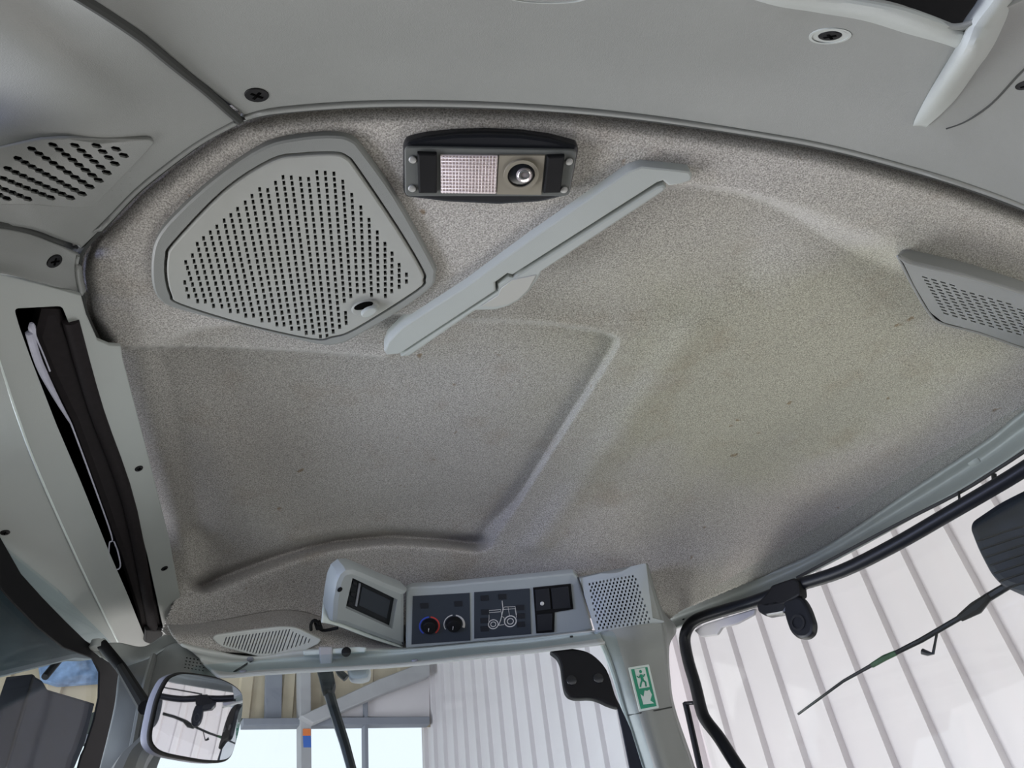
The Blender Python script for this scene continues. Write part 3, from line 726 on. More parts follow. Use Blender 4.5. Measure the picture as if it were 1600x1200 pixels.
cols = [((195, 840), (215, 912)), ((200, 735), (262, 937)), ((235, 700), (302, 938)), ((260, 640), (345, 962)), ((293, 610), (388, 964)), ((328, 580), (432, 988)), ((362, 550), (472, 990)), ((400, 518), (513, 1012)), ((435, 490), (553, 1012)),
        ((470, 458), (597, 1036)), ((510, 425), (635, 1036)), ((545, 390), (675, 1058)), ((585, 355), (712, 1058)), ((627, 360), (752, 1080)), ((668, 322), (790, 1080)), ((707, 292), (828, 1102)), ((750, 294), (865, 1100)), ((797, 300), (902, 1120)),
        ((840, 302), (936, 1118)), ((883, 267), (968, 1095)), ((927, 270), (1002, 1070)), ((972, 274), (1026, 935)), ((1033, 1000), (1036, 1050)), ((1018, 316), (1060, 910)), ((1065, 385), (1095, 885)), ((1112, 450), (1130, 885)), ((1155, 515), (1168, 905)),
        ((1198, 580), (1203, 885)), ((1238, 640), (1240, 910)), ((1275, 690), (1273, 885)), ((1312, 750), (1312, 862)), ((1350, 800), (1350, 835))]
holes = []
for a, b in cols:
    L = math.hypot(b[0] - a[0], b[1] - a[1]); n = max(1, round(L / 30.5))
    for k in range(n + 1):
        t = k / n; x = 230 + (a[0] + (b[0] - a[0]) * t) / 3.3333; y = 190 + (a[1] + (b[1] - a[1]) * t) / 3.3333
        holes.append([CF.uv(x + dx, y + dy, .009) for dx, dy in ((-2.5, -3.5), (2.0, -3.7), (2.6, 3.3), (-1.9, 3.6))])
mb = MB(); plate_geo(mb, CF, i2, .0085, .002, holes, hole_depth=.005); mb.build('grille_panel', 'plastic_grille', sp)
mb = MB(); plate_geo(mb, CF, inset(i2, .002), .001, .0002); mb.build('speaker_cloth', 'mesh_cloth', sp)
lt = MB(); plate_geo(lt, CF, circ(CF, 571, 481, .0175, 22, .01, .62, .35), .004, .0015, z0=.0085); q = lt.build('latch', 'plastic_grille', sp)
lt = MB(); plate_geo(lt, CF, circ(CF, 568, 478, .0125, 18, .013, .42, .42), .0004, .0001, z0=.0126); lt.build('finger_slot', 'void', q)
lt = MB(); plate_geo(lt, CF, circ(CF, 577, 486, .0115, 18, .014, .55, .6), .005, .002, z0=.0125); lt.build('latch_tab', 'plastic_light', q)

# --- interior light
il = thing('interior_light', 'rectangular interior light with ribbed white lens, reading spot and two black rockers', 'lamp', H(768, 268, .70))
body = [(630, 232), (636, 222), (665, 215), (715, 210), (762, 209), (815, 211), (860, 217), (902, 228), (905, 236), (891, 306), (844, 317), (779, 321), (697, 317), (634, 309), (630, 300)]
plate('housing', CEIL, body, .012, 'gloss_black', il, .004, z0=-.004, rr=.004)
plate('cover', CEIL, [(632, 230), (902, 235), (889, 307), (633, 307)], .003, 'smoke_clear', il, .0012, z0=.0082, rr=.006)
ln = plate('lens', CEIL, [(688, 243), (778, 244), (775, 303), (689, 302)], .002, 'lens', il, .0006, z0=.0113, rr=.001)
mb = MB(); zl = .0140
for k in range(17):
    t = (k + .5) / 17; a = CEIL.p(688 + 90 * t, 244, zl); b = CEIL.p(689 + 86 * t, 302, zl); tube_geo(mb, [a, b], .00045, 4)
for k in range(11):
    t = (k + .5) / 11; a = CEIL.p(689, 244 + 58 * t, zl); b = CEIL.p(777 - 2 * t, 245 + 58 * t, zl); tube_geo(mb, [a, b], .00045, 4)
mb.build('lens_ribs', 'lens_grid', ln)
lp = plate('reading_lamp', CEIL, [(780, 243), (852, 243), (846, 305), (776, 304)], .002, 'lamp_plate', il, .0006, z0=.0113, rr=.001)
mb = MB(); ring_geo(mb, CEIL.p(814, 272, .0133), CEIL.n, .0145, .0185, .003, 32); mb.build('ring', 'lamp_plate', lp)
disc('reflector', CEIL.p(814, 272, .0133), CEIL.n, .0148, .0012, 'gloss_black', lp, .0003, 28)
mb = MB(); disc_geo(mb, CEIL.p(819, 273, .0145), CEIL.n, .0085, .005, .003, 22); mb.build('bulb', 'bulb', lp)
mb = MB(); ring_geo(mb, CEIL.p(819, 273, .0195), CEIL.n, .0042, .0056, .001, 20); mb.build('bulb_ring', 'smoke_clear', lp)
plate('switch', CEIL, [(652, 240), (683, 241), (683, 303), (654, 303)], .0045, 'black', il, .002, z0=.0113, rr=.001)
plate('switch', CEIL, [(855, 245), (883, 244), (876, 302), (849, 303)], .0045, 'black', il, .002, z0=.0113, rr=.001)
for px, py in ((645, 249), (644, 294), (889, 252), (881, 296)): disc('screw', CEIL.p(px, py, .0112), CEIL.n, .0042, .0018, 'screw_metal', il, .0008, 14)

# --- rail of the roof blind
bl = thing('roof_blind_bar', 'long pale grey plastic pull bar of the roof blind running diagonally with a finger tab', 'blind', H(830, 420, .70))
B1 = [(600, 549), (606, 534), (629, 511), (730, 446), (827, 375), (925, 307), (983, 267), (1003, 260), (1055, 265), (1078, 268), (1082, 275), (1080, 283), (1065, 288), (1045, 291), (1036, 283), (1027, 286), (801, 430), (793, 428), (774, 442), (775, 455), (624, 554), (604, 555)]
B2 = [(1026, 292), (1037, 289), (1042, 294), (1036, 301), (847, 425), (842, 436), (827, 456), (812, 470), (795, 479), (775, 485), (743, 486), (640, 557), (626, 558), (628, 553), (778, 455), (777, 444), (795, 433), (802, 434)]
CB = CEIL.shift(-.012)
plate('rail', CB, B1, .022, 'plastic_light', bl, .0025)
plate('pull_bar', CB, B2, .019, 'plastic_light', bl, .003, z0=.001)
plate('finger_tab', CB, [(783, 451), (800, 438), (838, 430), (826, 452), (811, 467), (793, 476), (770, 480), (752, 479), (778, 462)], .0016, 'tab_cream', bl, .0006, z0=.0195)

# --- right air vent
RV = PL(H(1420, 412, .672), H(1600, 460, .670), H(1473, 503, .700))
rv = thing('roof_air_vent', 'wedge-shaped grey slotted air vent at the right edge of the roof lining', 'air vent', H(1500, 460, .70))
faceo = [(1408, 402), (1424, 411), (1497, 428), (1600, 459), (1700, 495), (1720, 530), (1700, 575), (1600, 543), (1530, 519), (1473, 504), (1453, 488), (1428, 446), (1405, 398)]
sl = []
for r in range(12):
    ex = 1445 + r * 3.0; ey = 434 + r * 5.15
    for c in range(18):
        x = ex + c * 14.2; y = ey + c * 4.0
        if x > 1690 or (r == 0 and c > 3) or (r == 1 and c > 9): continue
        sl.append([RV.uv(x + dx, y + dy) for dx, dy in ((-4.4, -2.7), (3.8, -.4), (4.4, 1.8), (-3.8, -.4))])
f2 = [RV.uv(x, y) for x, y in faceo]
f2 = rnd(f2, .006, 3)
mb = MB(); plate_geo(mb, RV, f2, .004, .001, sl, z0=-.004, hole_depth=.004)
mb.build('face', 'plastic', rv)
mb = MB(); plate_geo(mb, RV, [RV.uv(x, y) for x, y in [(1425, 420), (1600, 468), (1690, 500), (1690, 560), (1600, 534), (1480, 498), (1460, 480)]], .001, .0002, z0=-.008); mb.build('duct', 'void', rv)
top = [(1405, 396), (1412, 388), (1432, 387), (1497, 402), (1563, 422), (1600, 433), (1700, 466)]
fcE = [(1404, 399), (1411, 404), (1424, 412), (1497, 429), (1560, 447), (1600, 460), (1700, 495)]
loft('housing', [[H(x, y, .712) for x, y in top], [RV.p(x, y, .0005) for x, y in fcE]], 'plastic', rv, .003, 5, 4)
loft('side', [[RV.p(x, y) for x, y in [(1404, 398), (1428, 446), (1453, 488), (1473, 504), (1530, 519), (1600, 543), (1700, 575)]],
              [H(x + 1, y, .745) for x, y in [(1404, 398), (1428, 446), (1453, 488), (1473, 504), (1530, 519), (1600, 543), (1700, 575)]]], 'plastic', rv, .003, 4, 2)

# --- left corner vent (on the moulding)
lv_pts = [hit(trim_left, *q)[0] for q in ((40, 235), (215, 225), (60, 305), (130, 300))]
LV = PL(hit(trim_left, 30, 222)[0], hit(trim_left, 225, 222)[0], hit(trim_left, 70, 315)[0]).shift(.003)
lv = thing('corner_air_vent', 'pale moulded vent with diagonal rows of slots at the left edge above the dark seam', 'air vent', LV.p(110, 270))
rows = [((180, 228), (192, 238), 2), ((150, 223), (178, 251), 4), ((117, 223), (165, 265), 6), ((83, 223), (152, 277), 8), ((50, 230), (138, 287), 9), ((28, 245), (126, 298), 10), ((12, 260), (108, 304), 9), ((-8, 270), (78, 304), 8), ((-18, 283), (42, 306), 6), ((-40, 285), (8, 306), 5)]
hl = []
for a, b, n in rows:
    for k in range(n):
        t = k / (n - 1); x = a[0] + (b[0] - a[0]) * t; y = a[1] + (b[1] - a[1]) * t
        hl.append([LV.uv(x + dx, y + dy) for dx, dy in ((-9, -2.6), (-4.5, -4.6), (4.5, -2.8), (8.0, 2.4), (3.0, 4.4), (-6, 2.4))])
vo = [(-70, 240), (0, 228), (60, 214), (100, 211), (233, 213), (241, 218), (226, 236), (150, 314), (140, 320), (117, 321), (50, 316), (0, 317), (-70, 322)]
mb = MB(); plate_geo(mb, LV, rnd([LV.uv(x, y) for x, y in vo], .004), .003, .0015, hl, hole_depth=.003); conform(mb, trim_left, LV, .0006); mb.build('face', 'plastic', lv)
mb = MB(); dv = [LV.uv(x, y) for x, y in [(-60, 255), (60, 222), (215, 220), (140, 312), (-60, 312)]]
for _ in range(2): dv = [w for i in range(len(dv)) for w in (dv[i], (dv[i] + dv[(i + 1) % len(dv)]) / 2)]
dh_ = [[LV.uv(x + dx, y + dy) for dx, dy in ((0, 0), (1, 0), (1, 1))] for x in range(-50, 210, 14) for y in range(226, 310, 10)]
plate_geo(mb, LV, dv, .0006, .0001, dh_, hole_depth=.0001); conform(mb, trim_left, LV, .0006); mb.build('duct', 'void', lv)

# --- roller blind in the slot
rb = thing('roller_blind', 'dark rolled sun blind inside the long slot of the left rail', 'blind', SP.p(150, 750))
bo = [(62, 482), (99, 482), (131, 558), (172, 665), (207, 780), (230, 866), (254, 980), (250, 1002), (243, 1014), (236, 1010), (224, 1004), (217, 960), (192, 880), (176, 838), (140, 740), (111, 662), (75, 590), (50, 530)]
mb = MB(); plate_geo(mb, SP, [SP.uv(x, y, -.004) for x, y in bo], .012, .010, z0=-.016); mb.build('fabric_roll', 'blind_fabric', rb)
tube('roller_tube', smooth([SP.p(x, y, -.003) for x, y in [(110, 500), (150, 640), (205, 800), (240, 990)]], 4, False), [.009] * 13, 'blind_fabric', rb, 12)
tube('edge_strip', smooth([SP.p(x, y, -.001) for x, y in [(46, 520), (62, 570), (88, 622), (111, 662)]], 4, False), [.0045] * 5 + [.0045, .004, .0035, .003, .0025, .002, .0016, .001], 'silver', rb, 8)
tube('edge_wire', smooth([SP.p(x, y, -.001) for x, y in [(111, 662), (140, 740), (174, 836), (171, 848), (170, 868), (174, 884), (182, 890), (188, 884), (184, 862), (178, 846)]], 5, False), .0011, 'silver', rb, 6)
tube('pull_cord', smooth([SP.p(x, y, -.001) for x, y in [(49, 505), (52, 520), (64, 545), (78, 580)]], 4, False), [.002, .003, .004, .004, .003, .002, .0015, .001, .001, .001, .001, .001, .001], 'silver', rb, 6)
plate('end_cap', SP, [(228, 985), (256, 985), (252, 1004), (243, 1015), (237, 1008), (226, 1004)], .010, 'rubber', rb, .003, z0=-.004, rr=.002)

# --- small far speaker grille
def onceil(px, py): return hit(lining, px, py)[0]
SG = PL(onceil(350, 995), onceil(480, 995), onceil(425, 1018)).shift(.004)
sg = thing('small_speaker_grille', 'small pale triangular ribbed speaker grille low beside the radio housing', 'speaker cover', SG.p(420, 1003))
so = [(331, 997), (338, 992), (380, 986), (438, 979), (462, 980), (502, 999), (498, 1006), (462, 1023), (426, 1028), (400, 1025), (344, 1010)]
si = [(337, 998), (342, 995), (440, 983), (459, 984), (494, 1000), (460, 1019), (426, 1024), (402, 1021), (348, 1008)]
s2 = rnd([SG.uv(x, y, .004) for x, y in so], .012, 4)
sh_ = []
for k in range(27):
    x0 = 352 + k * 5.2
    up_ = 996 - (x0 - 345) * .125 if x0 < 452 else 985 + (x0 - 452) * .42
    lo_ = 1006 + (x0 - 345) * .24 if x0 < 405 else (1021 if x0 < 440 else 1021 - (x0 - 440) * .40)
    if lo_ - up_ < 4: continue
    xs = -(lo_ - up_) * .35
    sh_.append([SG.uv(x0 + 1.1, up_, .004), SG.uv(x0 + 3.0, up_, .004), SG.uv(x0 + xs + 3.0, lo_, .004), SG.uv(x0 + xs + 1.1, lo_, .004)])
mb = MB(); plate_geo(mb, SG, s2, .005, .002, sh_, hole_depth=.004); mb.build('grille', 'plastic_pale', sg)
mb = MB(); plate_geo(mb, SG, [SG.uv(x, y, .001) for x, y in si], .0006, .0001, z0=.0002); mb.build('backing', 'steel_grey', sg)
# latch hook beside it
hk = thing('latch_hook', 'small black latch hook beside the lower left corner of the radio housing', 'latch', H(500, 982, .60))
tube('hook', [H(x, y, .585) for x, y in [(486, 984), (486, 975), (491, 969), (497, 973), (499, 982), (508, 985), (528, 981)]], .0028, 'black', hk, 8, sub=3)
plate('hook_plate', SG, [(490, 974), (500, 970), (505, 984), (494, 986)], .006, 'black', hk, .002, z0=.012, rr=.002)
# visor clips
vc = thing('window_blind_clip', 'pale plastic blind clip with black knob under the radio housing', 'clip', H(520, 1018, .56))
p0 = PL(H(472, 1018, .545), H(572, 1014, .545), H(520, 1040, .52))
plate('bar', p0, [(473, 1016), (474, 1024), (571, 1019), (573, 1011), (560, 1010)], .010, 'sticker_white', vc, .003, z0=0, rr=.002)
plate('block', p0, [(498, 1010), (520, 1010), (519, 1038), (500, 1040)], .014, 'steel_pale', vc, .003, rr=.002)
disc('knob', p0.p(541, 1019, .012), p0.n, .008, .006, 'black', vc, .002)

# ================================================================== CONSOLE
CP = PL(H(643, 919, .638), H(895, 897, .638), H(636, 1010, .568))
cn = thing('control_console', 'grey roof console with two dark control panels and a switch block', 'console', CP.p(770, 960))
plate('body', CP, [(634, 922), (643, 917), (700, 914), (896, 895), (904, 903), (927, 984), (900, 989), (830, 996), (735, 1005), (634, 1014)], .016, 'plastic_console', cn, .004, z0=-.016)
def on(pl, px, py, z=0): return pl.p(px, py, z)
pa = plate('heater_panel', CP, [(645, 932), (734, 927), (735, 1001), (643, 1007)], .002, 'panel_dark', cn, .0006)
pb = plate('function_panel', CP, [(741, 926), (828, 920), (830, 991), (741, 998)], .002, 'panel_dark', cn, .0006)
for par, lst in ((pa, [(663, 947), (716, 944)]), (pb, [(757, 935), (785, 933), (758, 957), (757, 970), (757, 983), (813, 950), (814, 963), (814, 976)])):
    for px, py in lst: plate('button', CP, [(px - 6.5, py - 4), (px + 6, py - 4.6), (px + 6.5, py + 3.6), (px - 6, py + 4.2)], .0015, 'button', par, .0005, z0=.0018, rr=.0008)
for px, py, cc in ((671, 978, 't'), (709, 975, 'f')):
    c = CP.p(px, py, .002)
    ux = (CP.p(px + 10, py, .002) - c).normalized()
    if cc == 't':
        # angles measured from ux; ring_geo turns from ux towards n x ux
        mb = MB(); ring_geo(mb, c, CP.n, .0165, .0190, .0006, 14, math.radians(95), math.radians(235), ux); mb.build('cold_scale', 'print_blue', pa)
        mb = MB(); ring_geo(mb, c, CP.n, .0165, .0190, .0006, 14, math.radians(-50), math.radians(85), ux); mb.build('hot_scale', 'print_red', pa)
    else:
        mb = MB()
        for a in range(0, 100, 6):
            w = .0010 + .0030 * a / 100
            ring_geo(mb, c, CP.n, .0165, .0175 + w, .0006, 2, math.radians(75 - a), math.radians(80 - a), ux)
        ring_geo(mb, c, CP.n, .0172, .0186, .0006, 12, math.radians(100), math.radians(215), ux)
        mb.build('fan_scale', 'print_white', pa)
    k = disc('knob', c, CP.n, .0150, .010, 'black', pa, .002, 24, .0125)
    mb = MB(); tube_geo(mb, [CP.p(px - 1, py + 4, .0125), CP.p(px - 1.6, py + 9, .0125)], .0006, 6); mb.build('pointer', 'print_white', k)
# tractor drawing on the function panel
mb = MB()
def ln2(pts, r=.0005): tube_geo(mb, [CP.p(620 + x / 3.636, 870 + y / 3.636, .0024) for x, y in pts], r, 4)
for cx, cy, r in ((548, 383, 30), (645, 366, 36)):
    c = CP.p(620 + cx / 3.636, 870 + cy / 3.636, .0022); rr_ = (CP.p(620 + (cx + r) / 3.636, 870 + cy / 3.636, .0022) - c).length
    ring_geo(mb, c, CP.n, rr_ * .84, rr_, .0004, 24); ring_geo(mb, c, CP.n, rr_ * .42, rr_ * .55, .0004, 18)
ln2([(524, 350), (524, 305), (590, 300), (598, 340), (610, 345)]); ln2([(524, 318), (588, 312)]); ln2([(598, 250), (604, 300), (590, 360), (578, 390)], .0009)
ln2([(600, 300), (612, 285), (672, 283), (680, 330)]); ln2([(632, 284), (640, 335)]); ln2([(578, 390), (610, 385)]); ln2([(672, 300), (680, 345)]); ln2([(604, 300), (676, 294)])
ln2([(524, 350), (520, 375)]); ln2([(610, 345), (612, 380)])
mb.build('tractor_drawing', 'print_white', pb)
sw = plate('switch_block', CP, [(833, 919), (892, 913), (896, 952), (867, 957), (866, 988), (838, 990), (836, 958)], .003, 'black', cn, .0008)
plate('rocker', CP, [(836, 922), (858, 920), (861, 952), (838, 955)], .003, 'button', sw, .001, z0=.003)
plate('rocker', CP, [(861, 920), (888, 917), (892, 950), (864, 952)], .003, 'button', sw, .001, z0=.003)
plate('rocker', CP, [(839, 961), (863, 959), (863, 985), (840, 987)], .003, 'button', sw, .001, z0=.003)
disc('indicator', CP.p(847, 943, .006), CP.n, .0038, .0012, 'print_white', sw, .0006, 14)

# --- radio housing
RP = PL(H(552, 876, .632), H(640, 917, .634), H(532, 977, .567))
rh = thing('radio_housing', 'angled grey housing with a black radio behind glass left of the console', 'radio', RP.p(575, 940))
rho = [(518, 973), (520, 940), (525, 912), (531, 898), (541, 890), (554, 889), (568, 894), (606, 911), (640, 924), (634, 930), (634, 1012), (625, 1011), (575, 993), (535, 978), (523, 976)]
win = [(550, 902), (622, 936), (614, 984), (539, 950)]
plate('body', RP, rho, .035, 'plastic_console', rh, .010, [[(551, 903), (621, 937), (613, 983), (540, 950)]], z0=-.035, hole_depth=.02)
rd = plate('radio', RP, [(548, 900), (624, 934), (616, 987), (537, 952)], .006, 'gloss_black', rh, .001, z0=-.018)
plate('display', RP, [(566, 917), (610, 938), (604, 966), (561, 946)], .001, 'panel_dark', rd, .0003, z0=-.0118)
plate('slot_bar', RP, [(561, 911), (564, 912), (558, 948), (555, 947)], .002, 'steel_grey', rd, .0004, z0=-.0118)
plate('button', RP, [(552, 907), (558, 910), (557, 916), (551, 913)], .002, 'button', rd, .0005, z0=-.0118)
plate('button', RP, [(549, 925), (556, 928), (555, 934), (548, 931)], .002, 'button', rd, .0005, z0=-.0118)
plate('button', RP, [(545, 940), (552, 943), (551, 948), (544, 945)], .002, 'button', rd, .0005, z0=-.0118)
disc('screw', RP.p(531, 921), RP.n, .0045, .001, 'black', rh, .0004, 14)
U = [(503, 972), (530, 978), (575, 995), (632, 1013)]
loft('underside', [[RP.p(x, y, -.003) for x, y in U], [RP.p(x, y, -.003) + (UPZ * .2 - RP.n * .04 ) * .25 + Vector((0, 0, -.004)) for x, y in [(508, 976), (532, 988), (578, 1006), (618, 1020)]]], 'sticker_white', rh, .002, 5, 2)

# --- pillar vent panel
PV = PL(hit(pillar_b, 920, 905)[0], hit(pillar_b, 998, 896)[0], hit(pillar_b, 975, 985)[0]).shift(.012)
pv = thing('pillar_air_vent', 'perforated grey vent panel at the head of the door pillar right of the console', 'air vent', PV.p(968, 940))
hh = []
for r in range(15):
    t = r / 14
    for c in range(13):
        s = (c + (.5 if r % 2 else 0)) / 12.6
        x = (922 + (991 - 922) * s) * (1 - t) + (937 + (1014 - 937) * s) * t; y = (913 - 12 * s) * (1 - t) + (982 - 11 * s) * t
        hh.append([PV.uv(x + dx, y + dy) for dx, dy in ((-1.3, -1.8), (1.2, -2.0), (1.5, 1.6), (-1, 2))])
mb = MB(); plate_geo(mb, PV, rnd([PV.uv(x, y) for x, y in [(905, 903), (1008, 880), (1037, 972), (932, 990)]], .004), .005, .0015, hh, hole_depth=.004); conform(mb, pillar_b, PV, .0005); mb.build('face', 'plastic_console', pv)
mb = MB(); plate_geo(mb, PV, [PV.uv(x, y) for x, y in [(918, 911), (996, 896), (1019, 968), (938, 984)]], .0006, .0001, [[PV.uv(x + dx, y + dy) for dx, dy in ((0, 0), (1, 0), (1, 1))] for x in range(942, 998, 9) for y in range(912, 968, 9)], hole_depth=.0001); conform(mb, pillar_b, PV, .0008); mb.build('duct', 'void', pv)

# --- exit sticker
EX = PL(hit(pillar_b, 984, 1050)[0], hit(pillar_b, 1012, 1045)[0], hit(pillar_b, 1012, 1105)[0]).shift(.003)
ex = thing('exit_sign', 'green and white emergency exit sticker with running figure and arrow on the pillar', 'sign', EX.p(1006, 1076))
plate('sheet', EX, [(982, 1043), (1014, 1038), (1030, 1106), (999, 1112)], .0008, 'sticker_white', ex, .0002, rr=.002)
gq = lambda u, v: ((982 + 32 * u) * (1 - v) + (999 + 31 * u) * v, (1043 - 5 * u) * (1 - v) + (1112 - 6 * u) * v)
def sgn(nm, uv, m, z): return plate(nm, EX, [gq(*q) for q in uv], .0005, m, ex, .0001, z0=z)
sgn('green_field', [(.10, .05), (.90, .05), (.90, .95), (.10, .95)], 'green', .0007)
sgn('white_field', [(.26, .06), (.78, .06), (.78, .50), (.26, .50)], 'sticker_white', .0011)
sgn('arrow', [(.28, .86), (.26, .62), (.38, .69), (.50, .56), (.62, .58), (.74, .56), (.80, .68), (.66, .80), (.82, .88)], 'sticker_white', .0011)
mb = MB()
def fig(pts, r): tube_geo(mb, [EX.p(*gq(*q), .0017) for q in pts], r, 6)
fig([(.50, .20), (.52, .32)], .0026); fig([(.50, .20), (.38, .26), (.30, .22)], .0013); fig([(.50, .20), (.62, .25), (.68, .20)], .0013)
fig([(.52, .32), (.42, .38), (.34, .47)], .0016); fig([(.52, .32), (.64, .38), (.62, .48)], .0016)
disc_geo(mb, EX.p(*gq(.52, .13), .0014), EX.n, .0028, .0006, .0002, 12)
mb.build('running_figure', 'green', ex)

# ================================================================== MIRROR
MC = H(306, 1122, .30); MC = EYE + ray(306, 1122).normalized() * 1.12
to_eye = (EYE - MC).normalized(); tgt = W2.p(1275, 968); to_t = (tgt - MC).normalized()
mn = (to_eye + to_t).normalized()
MP = PL.__new__(PL); MP.o = MC; MP.n = mn; MP.u = Vector((0, 0, 1)).cross(mn).normalized(); MP.v = mn.cross(MP.u)
mi = thing('interior_mirror', 'rounded interior mirror on a black arm reflecting the door window', 'mirror', MC)
mo = [(243, 1088), (257, 1060), (270, 1051), (286, 1048), (320, 1052), (345, 1058), (368, 1070), (380, 1086), (379, 1120), (370, 1160), (362, 1183), (348, 1193), (320, 1194), (285, 1189), (250, 1181), (234, 1168), (230, 1150), (235, 1120)]
o2 = smooth([MP.uv(x, y) for x, y in mo], 4)
if area2(o2) < 0: o2.reverse()
mb = MB(); plate_geo(mb, MP, inset(o2, .002), .012, .006, z0=-.013); mb.build('casing', 'steel_grey', mi)
mb = MB(); plate_geo(mb, MP, inset(o2, .0015), .003, .0015, z0=-.0025); mb.build('rim', 'rubber', mi)
g2 = inset(o2, .0045); cg = sum(g2, Vector((0, 0))) / len(g2); RAD = 1.5; n_ = len(g2); V = []; Fc = []
for r_ in range(1, 13):
    for q in g2:
        v_ = cg + (q - cg) * (r_ / 12); V.append(MP.w(v_, .0045 - (v_ - cg).length_squared / (2 * RAD)))
V.append(MP.w(cg, .0045))
for r_ in range(11): Fc += [(r_ * n_ + i, r_ * n_ + (i + 1) % n_, (r_ + 1) * n_ + (i + 1) % n_, (r_ + 1) * n_ + i) for i in range(n_)]
Fc += [(12 * n_, (i + 1) % n_, i) for i in range(n_)]
me = mesh('glass', V, Fc); link('glass', me, 'mirror', mi)
tube('arm', [H(157, 1004, .565), H(190, 1044, .52), MC - mn * .02 + (MP.p(240, 1100) - MC) * .9], .0085, 'black', mi, 10)
disc('arm_foot', H(155, 1002, .568), -UPZ, .012, .012, 'plastic_light', mi)

# ================================================================== DOOR FRAME
W2i = W2.shift(.03)
df = thing('door_frame', 'black tubular door frame along the top and side of the door window', 'door frame', W2i.p(1150, 955))
tp = [(1700, 668), (1600, 733), (1549, 764), (1482, 803), (1397, 852), (1316, 892), (1242, 916), (1178, 940), (1110, 960), (1084, 971), (1073, 985), (1070, 1003), (1076, 1035), (1086, 1069), (1096, 1110), (1104, 1127), (1124, 1153), (1154, 1200), (1240, 1330)]
tube('tube', smooth([W2i.p(x, y) for x, y in tp], 4, False), .0115, 'tube_black', df, 12)
tube('seal', [W2i.p(x, y, -.012) for x, y in [(1245, 903), (1397, 822), (1499, 770), (1560, 732), (1600, 706), (1700, 640)]], .0028, 'rubber', df, 8, sub=3)
for px, py in ((1498, 772), (1553, 745)):
    tube('peg', [W2i.p(px, py - 4, -.006), W2i.p(px + 2, py + 18, -.003)], .004 if px > 1500 else .002, 'rubber', df, 8)
tube('gas_strut', [W2i.p(x, y, -.01) for x, y in [(1071, 1098), (1075, 1115), (1094, 1200), (1118, 1320)]], .0062, 'tube_black', df, 10)
tube('strut_pin', [W2i.p(1070, 1099, -.01), W2i.p(1086, 1098)], .0035, 'tube_black', df, 8)
plate('corner_pad', W2i.shift(-.02), [(1084, 985), (1100, 975), (1180, 950), (1178, 960), (1150, 975), (1128, 980), (1120, 992), (1095, 995)], .006, 'steel_pale', df, .002, rr=.004)
dl = plate('latch', W2i, [(1198, 926), (1205, 914), (1240, 902), (1248, 908), (1250, 930), (1225, 945), (1196, 950), (1180, 944)], .022, 'black', df, .004, z0=-.004, rr=.004)
plate('bolt_block', W2i, [(1181, 944), (1212, 936), (1232, 945), (1225, 958), (1196, 963), (1184, 956)], .018, 'gloss_black', dl, .004, rr=.004)
dh = plate('handle', W2i, [(1220, 938), (1250, 930), (1262, 948), (1271, 975), (1269, 990), (1259, 998), (1246, 998), (1234, 988), (1226, 965)], .014, 'tube_black', dl, .005, z0=.004, rr=.012)
mb = MB(); ring_geo(mb, W2i.p(1247, 973, .018), W2i.n, .010, .014, .002, 22); mb.build('handle_ring', 'gloss_black', dl)

# ================================================================== OUTSIDE THE GLASS
# work lamp
W2o = W2.shift(-.12)
wl = thing('work_lamp', 'dark ribbed rubber-backed work lamp outside the door window at the right edge', 'lamp', W2o.p(1570, 850))
wo = [(1512, 824), (1516, 812), (1560, 782), (1620, 752), (1690, 720), (1740, 760), (1720, 900), (1620, 930), (1585, 924), (1562, 914), (1545, 896), (1525, 858)]
plate('shell', W2o, wo, .06, 'dark_navy', wl, .012, z0=-.03, rr=.015)
for k in range(7):
    x0, y0 = 1526 + k * 7, 846 + k * 12.5
    tube('fin', [W2o.p(x0, y0, .031), W2o.p(x0 + 50, y0 - 17, .031), W2o.p(x0 + 130, y0 - 40, .031)], .0016, 'black', wl, 6)
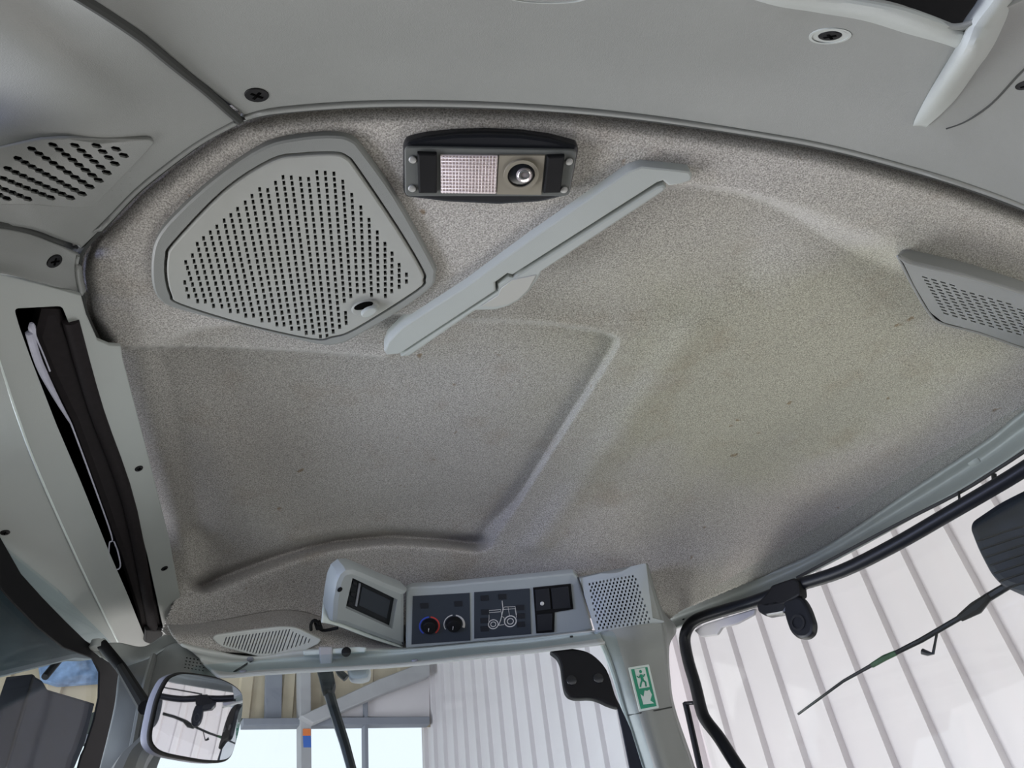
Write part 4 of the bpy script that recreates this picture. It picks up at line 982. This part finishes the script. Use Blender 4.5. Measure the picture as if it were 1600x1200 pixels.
# arm with wiper-like blade
W2p = W2.shift(-.30)
wa = thing('outside_rod', 'thin dark rod with a green joint crossing the white wall outside', 'rod', W2p.p(1400, 1020))
tube('rod', [W2p.p(x, y) for x, y in [(1247, 1116), (1318, 1064), (1370, 1035), (1440, 1000), (1500, 965), (1543, 934), (1600, 900), (1660, 870)]], [.0025, .003, .004, .0052, .0052, .008, .007, .007], 'tube_black', wa, 8)
tube('joint', [W2p.p(x, y) for x, y in [(1362, 1040), (1382, 1028), (1400, 1020)]], [.0050, .0060, .0052], 'arm_green', wa, 8)
tube('hook', [W2p.p(x, y) for x, y in [(1465, 984), (1461, 1005), (1458, 1021), (1450, 1021), (1441, 1018)]], [.0025, .0025, .003, .005, .006], 'tube_black', wa, 8)
tube('bracket', [W2p.p(x, y, .01) for x, y in [(1500, 966), (1525, 950), (1545, 932)]], [.007, .012, .007], 'black', wa, 8)
# wiper on the side window
W1o = W1.shift(-.04)
wp = thing('window_wiper', 'black wiper arm hanging down outside the side window', 'wiper', W1o.p(505, 1050))
tube('arm', [W1o.p(x, y) for x, y in [(508, 1062), (522, 1110), (538, 1160), (550, 1204), (580, 1330)]], [.009, .0085, .008, .0075, .007], 'tube_black', wp, 8)
plate('pivot', W1o, [(493, 1043), (519, 1044), (523, 1066), (520, 1080), (512, 1078), (503, 1082), (498, 1060)], .02, 'black', wp, .004, rr=.003)
tube('link', [W1o.p(528, 1044), W1o.p(532, 1052), W1o.p(541, 1060)], .006, 'black', wp, 8)
nz = plate('washer_nozzle', W1o, [(541, 1044), (579, 1040), (577, 1058), (562, 1062), (546, 1060)], .02, 'steel_pale', None, .006, rr=.006)
tag(nz, 'grey rounded washer housing outside the side window right of the wiper', 'washer')
# beyond the windscreen
W0o = W0.shift(-.10)
o = plate('roof_visor', W0o, [(-160, 700), (0, 880), (60, 965), (110, 1005), (150, 1030), (120, 1030), (95, 1036), (40, 1050), (0, 1060), (-160, 1070)], .03, 'dark_teal', None, .01)
tag(o, 'dark shiny outer roof edge seen through the windscreen', 'roof edge')
W0p = W0.shift(-.35)
ms = thing('exterior_mirror', 'black square mirror back hanging beyond the windscreen in the lower left', 'mirror', W0p.p(85, 1130))
plate('back', W0p, [(52, 1053), (68, 1062), (76, 1076), (150, 1098), (135, 1160), (112, 1215), (8, 1205), (30, 1130)], .05, 'dark_navy', ms, .008, z0=-.03, rr=.006)
plate('edge', W0p, [(28, 1128), (52, 1053), (56, 1056), (12, 1200), (8, 1200)], .056, 'black', ms, .003, z0=-.03)
tube('stay', [W0p.p(70, 1058), W0p.p(110, 1010), W0p.p(150, 960)], .008, 'black', ms, 8)
o = plate('trim_19', FW.shift(.06), [(60, 1038), (100, 1020), (175, 1015), (178, 1064), (90, 1070), (64, 1062)], .06, 'blue_sheet', None, .01, rr=.02)
struct(o, 'pale blue sheeting on the gable beyond the windscreen')
